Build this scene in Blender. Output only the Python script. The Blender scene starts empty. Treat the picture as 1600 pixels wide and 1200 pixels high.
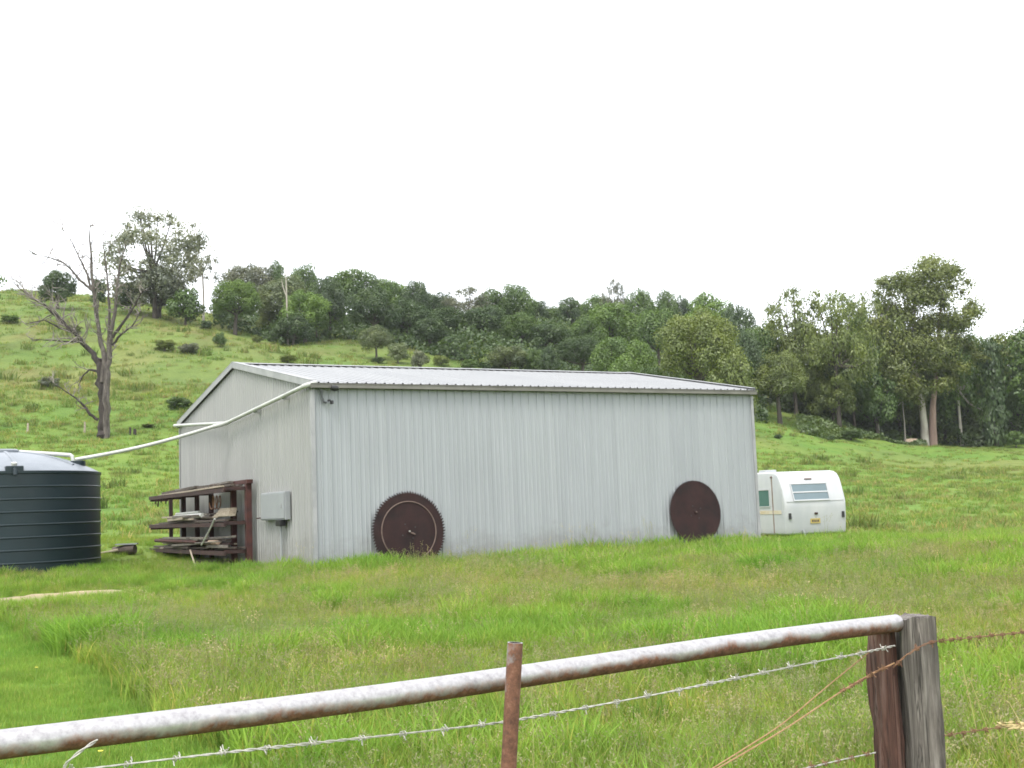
import bpy, bmesh, math, random
import numpy as np
from mathutils import Vector, Matrix

random.seed(7)
RNG = np.random.default_rng(7)
scene = bpy.context.scene
col = scene.collection
R = math.radians

# ------------------------------------------------------------------ camera
F_PX, HOR, ROLL, EYE = 1900.0, 793.0, R(2.2), 1.63
PITCH = math.atan((HOR - 600) / F_PX)
FW = np.array([0, math.cos(PITCH), math.sin(PITCH)])
R0 = np.array([1.0, 0, 0]); U0 = np.array([0, -math.sin(PITCH), math.cos(PITCH)])
RT = R0 * math.cos(ROLL) - U0 * math.sin(ROLL)
UP = U0 * math.cos(ROLL) + R0 * math.sin(ROLL)
EYEP = np.array([0, 0, EYE])
cam_data = bpy.data.cameras.new('camera')
cam = bpy.data.objects.new('camera', cam_data)
col.objects.link(cam)
m = Matrix.Identity(4)
for i in range(3):
    m[i][0], m[i][1], m[i][2] = RT[i], UP[i], -FW[i]
m[0][3], m[1][3], m[2][3] = EYEP
cam.matrix_world = m
cam_data.sensor_width = 36.0
cam_data.lens = F_PX / 1600 * 36.0
cam_data.clip_start = 0.05
cam_data.clip_end = 5000
scene.camera = cam

# ------------------------------------------------------------------ sky and sun (bright overcast)
world = bpy.data.worlds.new('World'); scene.world = world
world.use_nodes = True
wn, wl = world.node_tree.nodes, world.node_tree.links
wn.clear()
sky = wn.new('ShaderNodeTexSky'); sky.sky_type = 'NISHITA'; sky.sun_disc = False
sky.sun_elevation = R(58); sky.sun_rotation = R(200)
sky.air_density = 1.0; sky.dust_density = 3.0
mixs = wn.new('ShaderNodeMix'); mixs.data_type = 'RGBA'
mixs.inputs['Factor'].default_value = 0.80
mixs.inputs['B'].default_value = (9.6, 9.75, 10.0, 1)      # the even white of a thin overcast
bgn = wn.new('ShaderNodeBackground'); bgn.inputs['Strength'].default_value = 0.10
wo = wn.new('ShaderNodeOutputWorld')
wl.new(sky.outputs[0], mixs.inputs['A']); wl.new(mixs.outputs['Result'], bgn.inputs['Color']); wl.new(bgn.outputs[0], wo.inputs[0])
sun_d = bpy.data.lights.new('sun', 'SUN'); sun_d.energy = 1.3; sun_d.angle = R(25); sun_d.color = (1, 0.965, 0.90)
sun = bpy.data.objects.new('sun', sun_d); col.objects.link(sun)
_el, _az = R(58), R(200)
_dir = Vector((math.sin(_az) * math.cos(_el), math.cos(_az) * math.cos(_el), math.sin(_el)))
sun.rotation_euler = (-_dir).to_track_quat('-Z', 'Y').to_euler()
sun.location = _dir * 60
vs = scene.view_settings
vs.view_transform = 'Standard'; vs.look = 'None'; vs.gamma = 1; vs.use_curve_mapping = False
vs.exposure = 1.42
scene.cycles.max_bounces = 6; scene.cycles.transparent_max_bounces = 6
scene.cycles.diffuse_bounces = 3; scene.cycles.glossy_bounces = 2; scene.cycles.transmission_bounces = 3
scene.cycles.filter_width = 1.7

# ------------------------------------------------------------------ helpers
def ray(px, py):
    return FW + RT * (px - 800) / F_PX - UP * (py - 600) / F_PX
def at(px, py, D):
    d = ray(px, py); return EYEP + d * (D / d[1])
def plane_hit(px, py, p0, n):
    d = ray(px, py); n = np.array(n, float); p0 = np.array(p0, float)
    return EYEP + d * (np.dot(p0 - EYEP, n) / np.dot(d, n))

def hash2(ix, iy, seed):
    h = (ix.astype(np.int64) * 374761393 + iy.astype(np.int64) * 668265263 + seed * 1442695041) & 0xffffffff
    h = ((h ^ (h >> 13)) * 1274126177) & 0xffffffff
    h = h ^ (h >> 16)
    return (h & 0xffff) / 65535.0
def vnoise(x, y, seed=0):
    x = np.asarray(x, float); y = np.asarray(y, float)
    ix = np.floor(x); iy = np.floor(y); fx = x - ix; fy = y - iy
    fx = fx * fx * (3 - 2 * fx); fy = fy * fy * (3 - 2 * fy)
    a = hash2(ix, iy, seed); b = hash2(ix + 1, iy, seed); c = hash2(ix, iy + 1, seed); d = hash2(ix + 1, iy + 1, seed)
    return (a * (1 - fx) + b * fx) * (1 - fy) + (c * (1 - fx) + d * fx) * fy
def fbm(x, y, seed=0, o=3):
    s = 0; a = 0.5; t = 0
    for k in range(o):
        s = s + a * vnoise(x * 2 ** k, y * 2 ** k, seed + k * 17); t += a; a *= 0.5
    return s / t

# ---- terrain heights: columns are bearings, rows distances, read off the photograph
COLS = [-150, 0, 160, 300, 430, 600, 850, 1000, 1180, 1300, 1450, 1600, 1760]
ROWS_Z = [0, 4, 9, 14, 19, 24, 28]          # heights given in metres
Z_ROWS = {0: [0]*13, 4: [0]*13, 9: [.12]*13, 14: [.24]*13, 19: [.36, .36, .37, .38, .38, .38, .38, .38, .38, .38, .38, .36, .36],
          24: [.54, .54, .52, .50, .48, .46, .46, .47, .47, .47, .46, .45, .45],
          28: [.64, .64, .60, .56, .52, .49, .47, .47, .46, .44, .42, .42, .42]}
ROWS_Y = [60, 80, 95, 110, 125, 145, 170, 200, 240, 320]
Y_ROWS = {60:  [757, 758, 760, 765, 770, 775, 785, 788, 790, 790, 790, 792, 792],
          80:  [674, 676, 678, 688, 698, 712, 728, 738, 750, 755, 757, 757, 757],
          95:  [605, 607, 613, 618, 628, 640, 660, 680, 712, 726, 740, 742, 742],
          110: [552, 554, 558, 565, 580, 596, 622, 645, 678, 704, 722, 724, 724],
          125: [508, 510, 518, 530, 550, 566, 594, 618, 655, 684, 708, 710, 710],
          145: [473, 475, 483, 502, 524, 536, 560, 586, 622, 655, 694, 697, 697],
          170: [456, 458, 468, 490, 508, 515, 527, 548, 588, 634, 668, 670, 670],
          200: [457, 459, 470, 490, 502, 504, 498, 512, 556, 606, 630, 636, 636],
          240: [472, 474, 482, 496, 504, 502, 481, 490, 530, 580, 600, 606, 606],
          320: [520, 520, 525, 530, 540, 540, 520, 530, 560, 590, 600, 606, 606]}
U_C = np.array([at(c, 760, 100.0)[0] / 100.0 for c in COLS])
ys = list(Z_ROWS) + [34, 40] + ROWS_Y + [600, 1800]
tab = []
for y in ys:
    if y in Z_ROWS: tab.append(Z_ROWS[y])
    elif y == 34: tab.append([1.15, 1.15, 1.1, .95, .8, .7, .55, .46, .34, .30, .30, .32, .32])
    elif y == 40: tab.append([1.6, 1.6, 1.5, 1.3, 1.1, .9, .6, .4, .2, .15, .2, .3, .3])
    elif y in Y_ROWS: tab.append([at(c, py, float(y))[2] for c, py in zip(COLS, Y_ROWS[y])])
    elif y == 600: tab.append([30.0] * 13)
    else: tab.append([20.0] * 13)
tab = np.array(tab); ys = np.array(ys, float)
def pchip(x, y, xi):
    h = np.diff(x); d = np.diff(y, axis=0) / (h[:, None])
    mm = np.zeros_like(y)
    w1 = 2 * h[1:] + h[:-1]; w2 = h[1:] + 2 * h[:-1]
    same = d[:-1] * d[1:] > 0
    with np.errstate(divide='ignore', invalid='ignore'):
        hm = (w1 + w2)[:, None] / (w1[:, None] / d[:-1] + w2[:, None] / d[1:])
    mm[1:-1] = np.where(same, hm, 0); mm[0] = d[0]; mm[-1] = d[-1]
    k = np.clip(np.searchsorted(x, xi) - 1, 0, len(x) - 2)
    t = ((xi - x[k]) / h[k])[:, None]; hk = h[k][:, None]
    return ((1 + 2 * t) * (1 - t) ** 2) * y[k] + t * (1 - t) ** 2 * hk * mm[k] + t * t * (3 - 2 * t) * y[k + 1] + t * t * (t - 1) * hk * mm[k + 1]
LY = np.linspace(0, math.log(1 + 1800 / 10.0), 700)
UF = np.linspace(U_C[0], U_C[-1], 160)
DENSE = pchip(ys, tab, 10 * (np.exp(LY) - 1))
DENSE = pchip(U_C, DENSE.T.copy(), UF).T
def ground(x, y):
    x = np.atleast_1d(np.asarray(x, float)); y = np.atleast_1d(np.asarray(y, float))
    yy = np.clip(y, 0, 1790)
    u = np.clip(x / np.maximum(yy, 4), UF[0], UF[-1] - 1e-6)
    a = np.log(1 + yy / 10) / LY[1]; i = np.clip(a.astype(int), 0, 698); fa = a - i
    b = (u - UF[0]) / (UF[1] - UF[0]); j = np.clip(b.astype(int), 0, 158); fb = b - j
    z = (DENSE[i, j] * (1 - fb) + DENSE[i, j + 1] * fb) * (1 - fa) + (DENSE[i + 1, j] * (1 - fb) + DENSE[i + 1, j + 1] * fb) * fa
    far = np.clip((yy - 42) / 40, 0, 1)
    z = z + far * ((fbm(x / 9, y / 9, 3) - .5) * 1.1 + (fbm(x / 2.7, y / 2.7, 5) - .5) * .35)
    z = z + np.clip(yy / 12, 0.2, 1) * (1 - far) * (fbm(x / 2.2, y / 2.2, 9) - .5) * .09
    return z
def gz(x, y): return float(ground(x, y)[0])
def hit(px, py, d0=6.0, d1=260.0):
    D = np.exp(np.linspace(math.log(d0), math.log(d1), 1500))
    d = ray(px, py); P = EYEP[None] + d[None] * (D / d[1])[:, None]
    g = ground(P[:, 0], P[:, 1])
    k = np.where(P[:, 2] < g)[0]
    return P[k[0]] if len(k) else None

# ---- objects
def new_mesh(name, verts, faces, mat=None, smooth=False):
    me = bpy.data.meshes.new(name)
    me.from_pydata([tuple(map(float, v)) for v in verts], [], [tuple(int(i) for i in f) for f in faces])
    if mat: me.materials.append(mat)
    if smooth: me.polygons.foreach_set('use_smooth', [True] * len(me.polygons))
    me.update()
    return me
def link(name, me, parent=None, loc=None):
    o = bpy.data.objects.new(name, me); col.objects.link(o)
    if parent: o.parent = parent
    if loc is not None: o.location = loc
    return o
def tag(o, label=None, cat=None, group=None, kind=None):
    if label: o['label'] = label
    if cat: o['category'] = cat
    if group: o['group'] = group
    if kind: o['kind'] = kind
    return o
def thing(name, label, cat, loc=(0, 0, 0), rz=0.0, group=None):
    o = bpy.data.objects.new(name, None); col.objects.link(o)
    o.location = tuple(float(v) for v in loc); o.rotation_euler = (0, 0, rz)
    o.empty_display_size = 0.2
    return tag(o, label, cat, group)

class MB:
    """collects shapes, builds ONE mesh object"""
    def __init__(self): self.v = []; self.f = []
    def add(self, verts, faces):
        n = len(self.v); self.v += [tuple(map(float, p)) for p in verts]; self.f += [tuple(i + n for i in f) for f in faces]; return self
    def box(self, c, s, ax=None):
        c = np.array(c, float); A = np.eye(3) if ax is None else np.array(ax, float)
        P = []
        for dz in (-1, 1):
            for dy in (-1, 1):
                for dx in (-1, 1):
                    P.append(c + A[0] * dx * s[0] / 2 + A[1] * dy * s[1] / 2 + A[2] * dz * s[2] / 2)
        return self.add(P, [(0, 2, 3, 1), (4, 5, 7, 6), (0, 1, 5, 4), (2, 6, 7, 3), (0, 4, 6, 2), (1, 3, 7, 5)])
    def tube(self, pts, r, n=8, cap=True):
        pts = [np.array(p, float) for p in pts]
        rs = r if hasattr(r, '__len__') else [r] * len(pts)
        ref = None; V = []; Fc = []
        for i, p in enumerate(pts):
            t = pts[min(i + 1, len(pts) - 1)] - pts[max(i - 1, 0)]; t = t / (np.linalg.norm(t) + 1e-12)
            if ref is None: ref = np.array([0, 0, 1.0]) if abs(t[2]) < .9 else np.array([1.0, 0, 0])
            a = ref - t * np.dot(ref, t); a /= np.linalg.norm(a) + 1e-12; b = np.cross(t, a); ref = a
            for k in range(n):
                q = 2 * math.pi * k / n
                V.append(p + (a * math.cos(q) + b * math.sin(q)) * rs[i])
        for i in range(len(pts) - 1):
            for k in range(n):
                Fc.append((i * n + k, i * n + (k + 1) % n, (i + 1) * n + (k + 1) % n, (i + 1) * n + k))
        if cap:
            Fc.append(tuple(reversed(range(n)))); Fc.append(tuple(range((len(pts) - 1) * n, len(pts) * n)))
        return self.add(V, Fc)
    def lathe(self, prof, n=32, c=(0, 0, 0)):
        V = []; Fc = []
        for (r, z) in prof:
            for k in range(n):
                q = 2 * math.pi * k / n; V.append((c[0] + r * math.cos(q), c[1] + r * math.sin(q), c[2] + z))
        for i in range(len(prof) - 1):
            for k in range(n):
                Fc.append((i * n + k, i * n + (k + 1) % n, (i + 1) * n + (k + 1) % n, (i + 1) * n + k))
        Fc.append(tuple(reversed(range(n)))); Fc.append(tuple(range((len(prof) - 1) * n, len(prof) * n)))
        return self.add(V, Fc)
    def build(self, name, mat, parent=None, smooth=False, loc=None, bevel=0.0):
        me = new_mesh(name, self.v, self.f, mat, False)
        if bevel:
            bm = bmesh.new(); bm.from_mesh(me)
            bmesh.ops.bevel(bm, geom=list(bm.edges), offset=bevel, segments=2, affect='EDGES', profile=.5)
            bm.to_mesh(me); bm.free()
        if smooth:
            bm = bmesh.new(); bm.from_mesh(me)
            for f in bm.faces: f.smooth = True
            for e in bm.edges:
                if len(e.link_faces) == 2 and e.calc_face_angle(0) > R(38): e.smooth = False
            bm.to_mesh(me); bm.free()
        return link(name, me, parent, loc)

# ------------------------------------------------------------------ materials
def nodes(mat):
    mat.use_nodes = True
    nt = mat.node_tree
    return nt, nt.nodes['Principled BSDF']
def N(nt, t, **kw):
    n = nt.nodes.new(t)
    for k, v in kw.items():
        if k in n.inputs: n.inputs[k].default_value = v
        else: setattr(n, k, v)
    return n
def noise(nt, scale, detail=4, vec=None, rough=.55):
    n = N(nt, 'ShaderNodeTexNoise'); n.inputs['Scale'].default_value = scale; n.inputs['Detail'].default_value = detail; n.inputs['Roughness'].default_value = rough
    if vec is not None: nt.links.new(vec, n.inputs['Vector'])
    return n.outputs['Fac']
def ramp(nt, fac, stops):
    r = N(nt, 'ShaderNodeValToRGB')
    while len(r.color_ramp.elements) < len(stops): r.color_ramp.elements.new(0.5)
    for e, (p, c) in zip(r.color_ramp.elements, stops):
        e.position = p; e.color = (*c, 1) if len(c) == 3 else c
    nt.links.new(fac, r.inputs['Fac']); return r.outputs['Color']
def mixc(nt, fac, a, b, blend='MIX'):
    n = N(nt, 'ShaderNodeMix', data_type='RGBA', blend_type=blend)
    for s, v in (('Factor', fac), ('A', a), ('B', b)):
        sock = n.inputs[s] if s == 'Factor' else [i for i in n.inputs if i.name == s and i.type == 'RGBA'][0]
        if hasattr(v, 'is_linked'): nt.links.new(v, sock)
        elif s == 'Factor': sock.default_value = v
        else: sock.default_value = (*v, 1)
    return [o for o in n.outputs if o.type == 'RGBA'][0]
def mapped(nt, scale, coord='Object'):
    tc = N(nt, 'ShaderNodeTexCoord'); mp = N(nt, 'ShaderNodeMapping'); mp.inputs['Scale'].default_value = scale
    nt.links.new(tc.outputs[coord], mp.inputs['Vector']); return mp.outputs['Vector']
def worldpos(nt, scale):
    g = N(nt, 'ShaderNodeNewGeometry'); mp = N(nt, 'ShaderNodeMapping'); mp.inputs['Scale'].default_value = scale
    nt.links.new(g.outputs['Position'], mp.inputs['Vector']); return mp.outputs['Vector']
def bump(nt, bs, fac, strength, dist):
    b = N(nt, 'ShaderNodeBump'); b.inputs['Strength'].default_value = strength; b.inputs['Distance'].default_value = dist
    nt.links.new(fac, b.inputs['Height']); nt.links.new(b.outputs[0], bs.inputs['Normal'])
def plain(name, c1, c2=None, rough=.6, metal=0.0, scale=(6, 6, 6), bmp=0.0, detail=5, lo=.35, hi=.65, spec=.5):
    mt = bpy.data.materials.new(name); nt, bs = nodes(mt)
    bs.inputs['Roughness'].default_value = rough; bs.inputs['Metallic'].default_value = metal
    bs.inputs['Specular IOR Level'].default_value = spec
    v = worldpos(nt, scale); f = noise(nt, 1.0, detail, v)
    nt.links.new(ramp(nt, f, [(lo, c1), (hi, c2 or c1)]), bs.inputs['Base Color'])
    if bmp: bump(nt, bs, f, bmp, .01)
    return mt

def cladding_mat(name, base, tint):
    """galvanised ribbed sheet: tone differs a little per sheet, vertical streaks, faint dirt"""
    mt = bpy.data.materials.new(name); nt, bs = nodes(mt)
    bs.inputs['Roughness'].default_value = .52; bs.inputs['Metallic'].default_value = .25
    streak = noise(nt, 1.0, 5, worldpos(nt, (9, 9, .25)))
    blot = noise(nt, 1.0, 4, worldpos(nt, (.8, .8, .7)))
    c = ramp(nt, streak, [(.3, tuple(x * .91 for x in base)), (.55, base), (.78, tint)])
    spl = N(nt, 'ShaderNodeNewGeometry'); sz = N(nt, 'ShaderNodeSeparateXYZ'); nt.links.new(spl.outputs['Position'], sz.inputs[0])
    hgt = N(nt, 'ShaderNodeMath', operation='MULTIPLY_ADD'); nt.links.new(noise(nt, 1.0, 6, worldpos(nt, (2.2, 2.2, 3)), .7), hgt.inputs[0]); hgt.inputs[1].default_value = -1.5; nt.links.new(sz.outputs['Z'], hgt.inputs[2])
    c = mixc(nt, ramp(nt, hgt.outputs[0], [(.0, (.42,) * 3), (.45, (0, 0, 0))]), c, (.17, .16, .135))          # mud splashed on the foot of the sheets
    c = mixc(nt, ramp(nt, blot, [(.4, (0, 0, 0)), (.75, (.22, .22, .22))]), c, tuple(x * .72 for x in base))
    oi = N(nt, 'ShaderNodeObjectInfo')
    c = mixc(nt, 1.0, c, ramp(nt, oi.outputs['Random'], [(0, (.965, .967, .97)), (1, (1.03, 1.03, 1.025))]), 'MULTIPLY')
    nt.links.new(c, bs.inputs['Base Color'])
    fine = noise(nt, 1.0, 3, worldpos(nt, (60, 60, 4)))
    nt.links.new(ramp(nt, streak, [(.3, (.42,) * 3), (.7, (.62,) * 3)]), bs.inputs['Roughness'])
    bump(nt, bs, fine, .08, .004)
    return mt
M = {}
M['front'] = cladding_mat('galvanised_wall', (.328, .345, .359), (.362, .377, .388))
M['gable'] = cladding_mat('galvanised_gable', (.312, .314, .306), (.355, .353, .338))
M['roof'] = cladding_mat('galvanised_roof', (.285, .29, .295), (.34, .343, .346))
M['trim'] = plain('steel_trim', (.26, .265, .27), (.33, .33, .335), .5, .2, (3, 3, 3))
M['gutter'] = plain('gutter_steel', (.13, .125, .108), (.18, .172, .15), .55, .2, (2, 2, 2))
M['concrete'] = plain('concrete', (.30, .29, .27), (.38, .37, .34), .9, 0, (5, 5, 5), .3)
M['pvc'] = plain('white_pvc', (.36, .37, .345), (.45, .46, .43), .4, 0, (3, 3, 3))
M['rust'] = plain('rusty_blade', (.014, .009, .009), (.034, .0155, .0145), .8, 0, (3, 3, 3), .35, 9, .3, .72, .25)
M['rustring'] = plain('pale_rust', (.10, .068, .054), (.145, .10, .085), .85, 0, (14, 14, 14), .3)
M['rustred'] = plain('red_rust_steel', (.042, .015, .014), (.075, .024, .019), .8, 0, (7, 7, 7), .4)
M['rustdark'] = plain('dark_rust_steel', (.026, .014, .013), (.052, .024, .02), .85, 0, (7, 7, 7), .4)
M['boxgrey'] = plain('meter_box_paint', (.245, .258, .268), (.275, .288, .295), .5, 0, (3, 3, 3))
M['black'] = plain('black_plastic', (.012, .012, .013), (.02, .02, .02), .5)
M['timber'] = plain('old_timber', (.22, .18, .13), (.40, .35, .27), .85, 0, (5, 30, 30), .4)
M['timberdark'] = plain('dark_timber', (.045, .034, .028), (.10, .08, .065), .85, 0, (5, 20, 20), .4)
M['van'] = plain('caravan_paint', (.37, .385, .40), (.44, .447, .452), .36, 0, (1.5, 1.5, .6))
M['vantrim'] = plain('caravan_trim', (.42, .43, .44), (.55, .55, .55), .4, .3)
M['stripe'] = plain('faded_orange_stripe', (.46, .38, .25), (.50, .46, .38), .5, 0, (3, 3, 3))
M['yellow'] = plain('plate_yellow', (.36, .28, .08), (.42, .33, .11), .5)
M['cable'] = plain('grey_cable', (.06, .065, .07), (.09, .095, .10), .6)
M['stem'] = plain('green_stem', (.08, .16, .03), (.12, .2, .05), .7)
M['timbergrey'] = plain('grey_timber', (.10, .088, .074), (.20, .18, .155), .85, 0, (5, 24, 24), .4)
M['seam'] = plain('brown_seam', (.16, .12, .095), (.24, .19, .16), .7)
M['bone'] = plain('cut_log', (.42, .30, .20), (.58, .45, .33), .8, 0, (5, 5, 5), .3)

def glass_mat(name, c, rough=.12):
    mt = bpy.data.materials.new(name); nt, bs = nodes(mt)
    f = noise(nt, 1.0, 2, worldpos(nt, (1.2, 1.2, 1.2)))
    nt.links.new(ramp(nt, f, [(.3, tuple(x * .85 for x in c)), (.7, c)]), bs.inputs['Base Color'])
    bs.inputs['Roughness'].default_value = rough; bs.inputs['Specular IOR Level'].default_value = .7
    return mt
M['teal'] = glass_mat('teal_tinted_glass', (.065, .14, .14), .2)
M['greyglass'] = glass_mat('grey_louvre_glass', (.12, .17, .19), .2)

def tank_mat():
    mt = bpy.data.materials.new('dark_green_poly'); nt, bs = nodes(mt)
    f = noise(nt, 1.0, 4, worldpos(nt, (1, 1, .4)))
    nt.links.new(ramp(nt, f, [(.3, (.008, .017, .021)), (.7, (.012, .024, .030))]), bs.inputs['Base Color'])
    bs.inputs['Roughness'].default_value = .38; bs.inputs['Specular IOR Level'].default_value = .36
    return mt
M['tank'] = tank_mat()
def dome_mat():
    mt = bpy.data.materials.new('sky_sheen_poly_top'); nt, bs = nodes(mt)
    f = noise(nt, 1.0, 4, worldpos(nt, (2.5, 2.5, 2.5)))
    nt.links.new(ramp(nt, f, [(.3, (.13, .148, .17)), (.7, (.18, .20, .225))]), bs.inputs['Base Color'])   # dark green plastic, its pale sky reflection painted into the colour
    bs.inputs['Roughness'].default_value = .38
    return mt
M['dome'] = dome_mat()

def pipe_mat(name, lo, hi):
    """old galvanised pipe: zinc with rust blooming mostly on the underside"""
    mt = bpy.data.materials.new(name); nt, bs = nodes(mt)
    g = N(nt, 'ShaderNodeNewGeometry'); sx = N(nt, 'ShaderNodeSeparateXYZ'); nt.links.new(g.outputs['Normal'], sx.inputs[0])
    big = noise(nt, 1.0, 6, worldpos(nt, (5, 5, 5)), .68); fine = noise(nt, 1.0, 6, worldpos(nt, (55, 55, 55)), .7)
    a = N(nt, 'ShaderNodeMath', operation='MULTIPLY_ADD'); nt.links.new(sx.outputs['Z'], a.inputs[0]); a.inputs[1].default_value = -.30; nt.links.new(big, a.inputs[2])
    b = N(nt, 'ShaderNodeMath', operation='MULTIPLY_ADD'); nt.links.new(fine, b.inputs[0]); b.inputs[1].default_value = .30; nt.links.new(a.outputs[0], b.inputs[2])
    zinc = ramp(nt, fine, [(.3, (.27, .258, .264)), (.65, (.47, .455, .462))])
    rust = ramp(nt, fine, [(.3, (.055, .024, .015)), (.55, (.15, .065, .04)), (.75, (.24, .13, .09))])
    k = ramp(nt, b.outputs[0], [(lo, (0, 0, 0)), (hi, (1, 1, 1))])
    nt.links.new(mixc(nt, k, zinc, rust), bs.inputs['Base Color'])
    nt.links.new(ramp(nt, k, [(0, (.42,) * 3), (1, (.85,) * 3)]), bs.inputs['Roughness'])
    nt.links.new(ramp(nt, k, [(0, (.62,) * 3), (1, (0, 0, 0))]), bs.inputs['Metallic'])
    bump(nt, bs, fine, .3, .002)
    return mt
M['rail'] = pipe_mat('galvanised_rail', .575, .79)
M['stake'] = pipe_mat('rusty_stake', .44, .60)
M['wire'] = plain('galvanised_wire', (.33, .32, .29), (.46, .44, .40), .5, .4, (60, 60, 60), .0, 3)
M['wirerust'] = plain('rusty_wire', (.13, .06, .035), (.24, .13, .07), .8, .1, (50, 50, 50), .0, 3)
M['wiretan'] = plain('tan_rusty_wire', (.26, .15, .07), (.34, .21, .11), .8, .1, (50, 50, 50), .0, 3)
M['pipecut'] = plain('pipe_inside', (.02, .012, .01), (.03, .02, .015), .9)

def wood_mat(name, stops, zs=1.2, xs=22):
    mt = bpy.data.materials.new(name); nt, bs = nodes(mt)
    v = mapped(nt, (xs, xs, zs)); f = noise(nt, 1.6, 8, v, .65)
    big = noise(nt, 1.0, 3, mapped(nt, (5, 5, 2.2)))
    c = ramp(nt, f, stops)
    c = mixc(nt, ramp(nt, big, [(.42, (0, 0, 0)), (.62, (.55,) * 3)]), c, tuple(x * .55 for x in stops[1][1]))
    ck = noise(nt, 1.0, 3, mapped(nt, (xs * 1.5, xs * 1.5, zs * .45)), .5)
    crack = ramp(nt, ck, [(.455, (0, 0, 0)), (.478, (1, 1, 1)), (.496, (0, 0, 0))])                              # drying checks in the grain
    c = mixc(nt, crack, c, tuple(x * .22 for x in stops[1][1]))
    gr = noise(nt, 1.0, 4, mapped(nt, (xs * 7, xs * 7, zs * 6)), .7)
    c = mixc(nt, 1.0, c, ramp(nt, gr, [(.3, (.72,) * 3), (.7, (1.25,) * 3)]), 'MULTIPLY')
    nt.links.new(c, bs.inputs['Base Color']); bs.inputs['Roughness'].default_value = .9
    bump(nt, bs, f, .8, .012)
    return mt
M['postgrey'] = wood_mat('weathered_grey_post', [(.36, (.040, .034, .029)), (.5, (.135, .118, .104)), (.66, (.24, .217, .195))])
M['postred'] = wood_mat('weathered_red_slab', [(.38, (.022, .014, .012)), (.5, (.11, .050, .036)), (.64, (.19, .13, .11))])
M['deadwood'] = wood_mat('dead_gum_wood', [(.3, (.035, .028, .024)), (.5, (.092, .077, .067)), (.75, (.19, .17, .152))], .5, 3.5)
M['deaddark'] = wood_mat('dark_gum_wood', [(.3, (.014, .011, .010)), (.5, (.034, .026, .022)), (.75, (.085, .068, .06))], .5, 3.5)  # darker tone of the dead gum wood
M['twig'] = plain('dead_twigs', (.13, .11, .10), (.24, .21, .19), .9, 0, (1, 1, 1))
M['bark'] = plain('brown_bark', (.045, .037, .03), (.095, .08, .064), .9, 0, (3, 3, .6), .4)
M['barkpale'] = plain('pale_gum_bark', (.24, .215, .18), (.40, .37, .32), .85, 0, (2, 2, .5), .3)
M['barkred'] = plain('reddish_bark', (.19, .125, .10), (.29, .205, .17), .85, 0, (2, 2, .5), .3)

def leaf_mat(name='foliage'):
    """leaf colour comes from the tree's own colour, varied per clump and per leaf"""
    mt = bpy.data.materials.new(name); mt.use_nodes = True; nt = mt.node_tree; nt.nodes.clear()
    oi = N(nt, 'ShaderNodeObjectInfo'); at_ = N(nt, 'ShaderNodeAttribute', attribute_name='leafvar')
    g = noise(nt, 1.0, 2, worldpos(nt, (.45, .45, .45)))
    v = ramp(nt, at_.outputs['Fac'], [(0, (.74, .77, .80)), (.5, (1, 1, 1)), (1, (1.30, 1.24, 1.0))])
    w = ramp(nt, g, [(.35, (.80, .84, .9)), (.65, (1.15, 1.1, 1.0))])
    c = mixc(nt, 1.0, mixc(nt, 1.0, oi.outputs['Color'], v, 'MULTIPLY'), w, 'MULTIPLY')
    d = N(nt, 'ShaderNodeBsdfDiffuse'); t = N(nt, 'ShaderNodeBsdfTranslucent'); gl = N(nt, 'ShaderNodeBsdfGlossy')
    gl.inputs['Roughness'].default_value = .5
    gl.inputs['Color'].default_value = (.8, .8, .8, 1)
    nt.links.new(c, d.inputs[0]); nt.links.new(mixc(nt, 1.0, c, (1.15, 1.1, .55), 'MULTIPLY'), t.inputs[0])
    m1 = N(nt, 'ShaderNodeMixShader'); m1.inputs[0].default_value = .32; nt.links.new(d.outputs[0], m1.inputs[1]); nt.links.new(t.outputs[0], m1.inputs[2])
    m2 = N(nt, 'ShaderNodeMixShader'); m2.inputs[0].default_value = .045; nt.links.new(m1.outputs[0], m2.inputs[1]); nt.links.new(gl.outputs[0], m2.inputs[2])
    o = N(nt, 'ShaderNodeOutputMaterial'); nt.links.new(m2.outputs[0], o.inputs[0])
    return mt
M['leaf'] = leaf_mat()

def grass_mat():
    mt = bpy.data.materials.new('grass_blades'); mt.use_nodes = True; nt = mt.node_tree; nt.nodes.clear()
    a = N(nt, 'ShaderNodeAttribute', attribute_name='tint')
    oi = N(nt, 'ShaderNodeObjectInfo')
    n1 = noise(nt, 1.0, 3, worldpos(nt, (.33, .33, .33))); n2 = noise(nt, 1.0, 3, worldpos(nt, (1.7, 1.7, 1.7)))
    c = mixc(nt, 1.0, a.outputs['Color'], ramp(nt, oi.outputs['Random'], [(0, (.78, .82, .8)), (.5, (1, 1, 1)), (1, (1.22, 1.12, 1.05))]), 'MULTIPLY')
    c = mixc(nt, 1.0, c, ramp(nt, n1, [(.3, (.78, .92, .8)), (.7, (1.2, 1.05, 1.05))]), 'MULTIPLY')
    c = mixc(nt, 1.0, c, ramp(nt, n2, [(.3, (.86, .88, .9)), (.7, (1.12, 1.1, 1.1))]), 'MULTIPLY')
    d = N(nt, 'ShaderNodeBsdfDiffuse'); t = N(nt, 'ShaderNodeBsdfTranslucent')
    nt.links.new(c, d.inputs[0]); nt.links.new(mixc(nt, 1.0, c, (1.1, 1.1, .7), 'MULTIPLY'), t.inputs[0])
    m1 = N(nt, 'ShaderNodeMixShader'); m1.inputs[0].default_value = .42
    nt.links.new(d.outputs[0], m1.inputs[1]); nt.links.new(t.outputs[0], m1.inputs[2])
    o = N(nt, 'ShaderNodeOutputMaterial'); nt.links.new(m1.outputs[0], o.inputs[0])
    return mt
M['grass'] = grass_mat()

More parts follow.
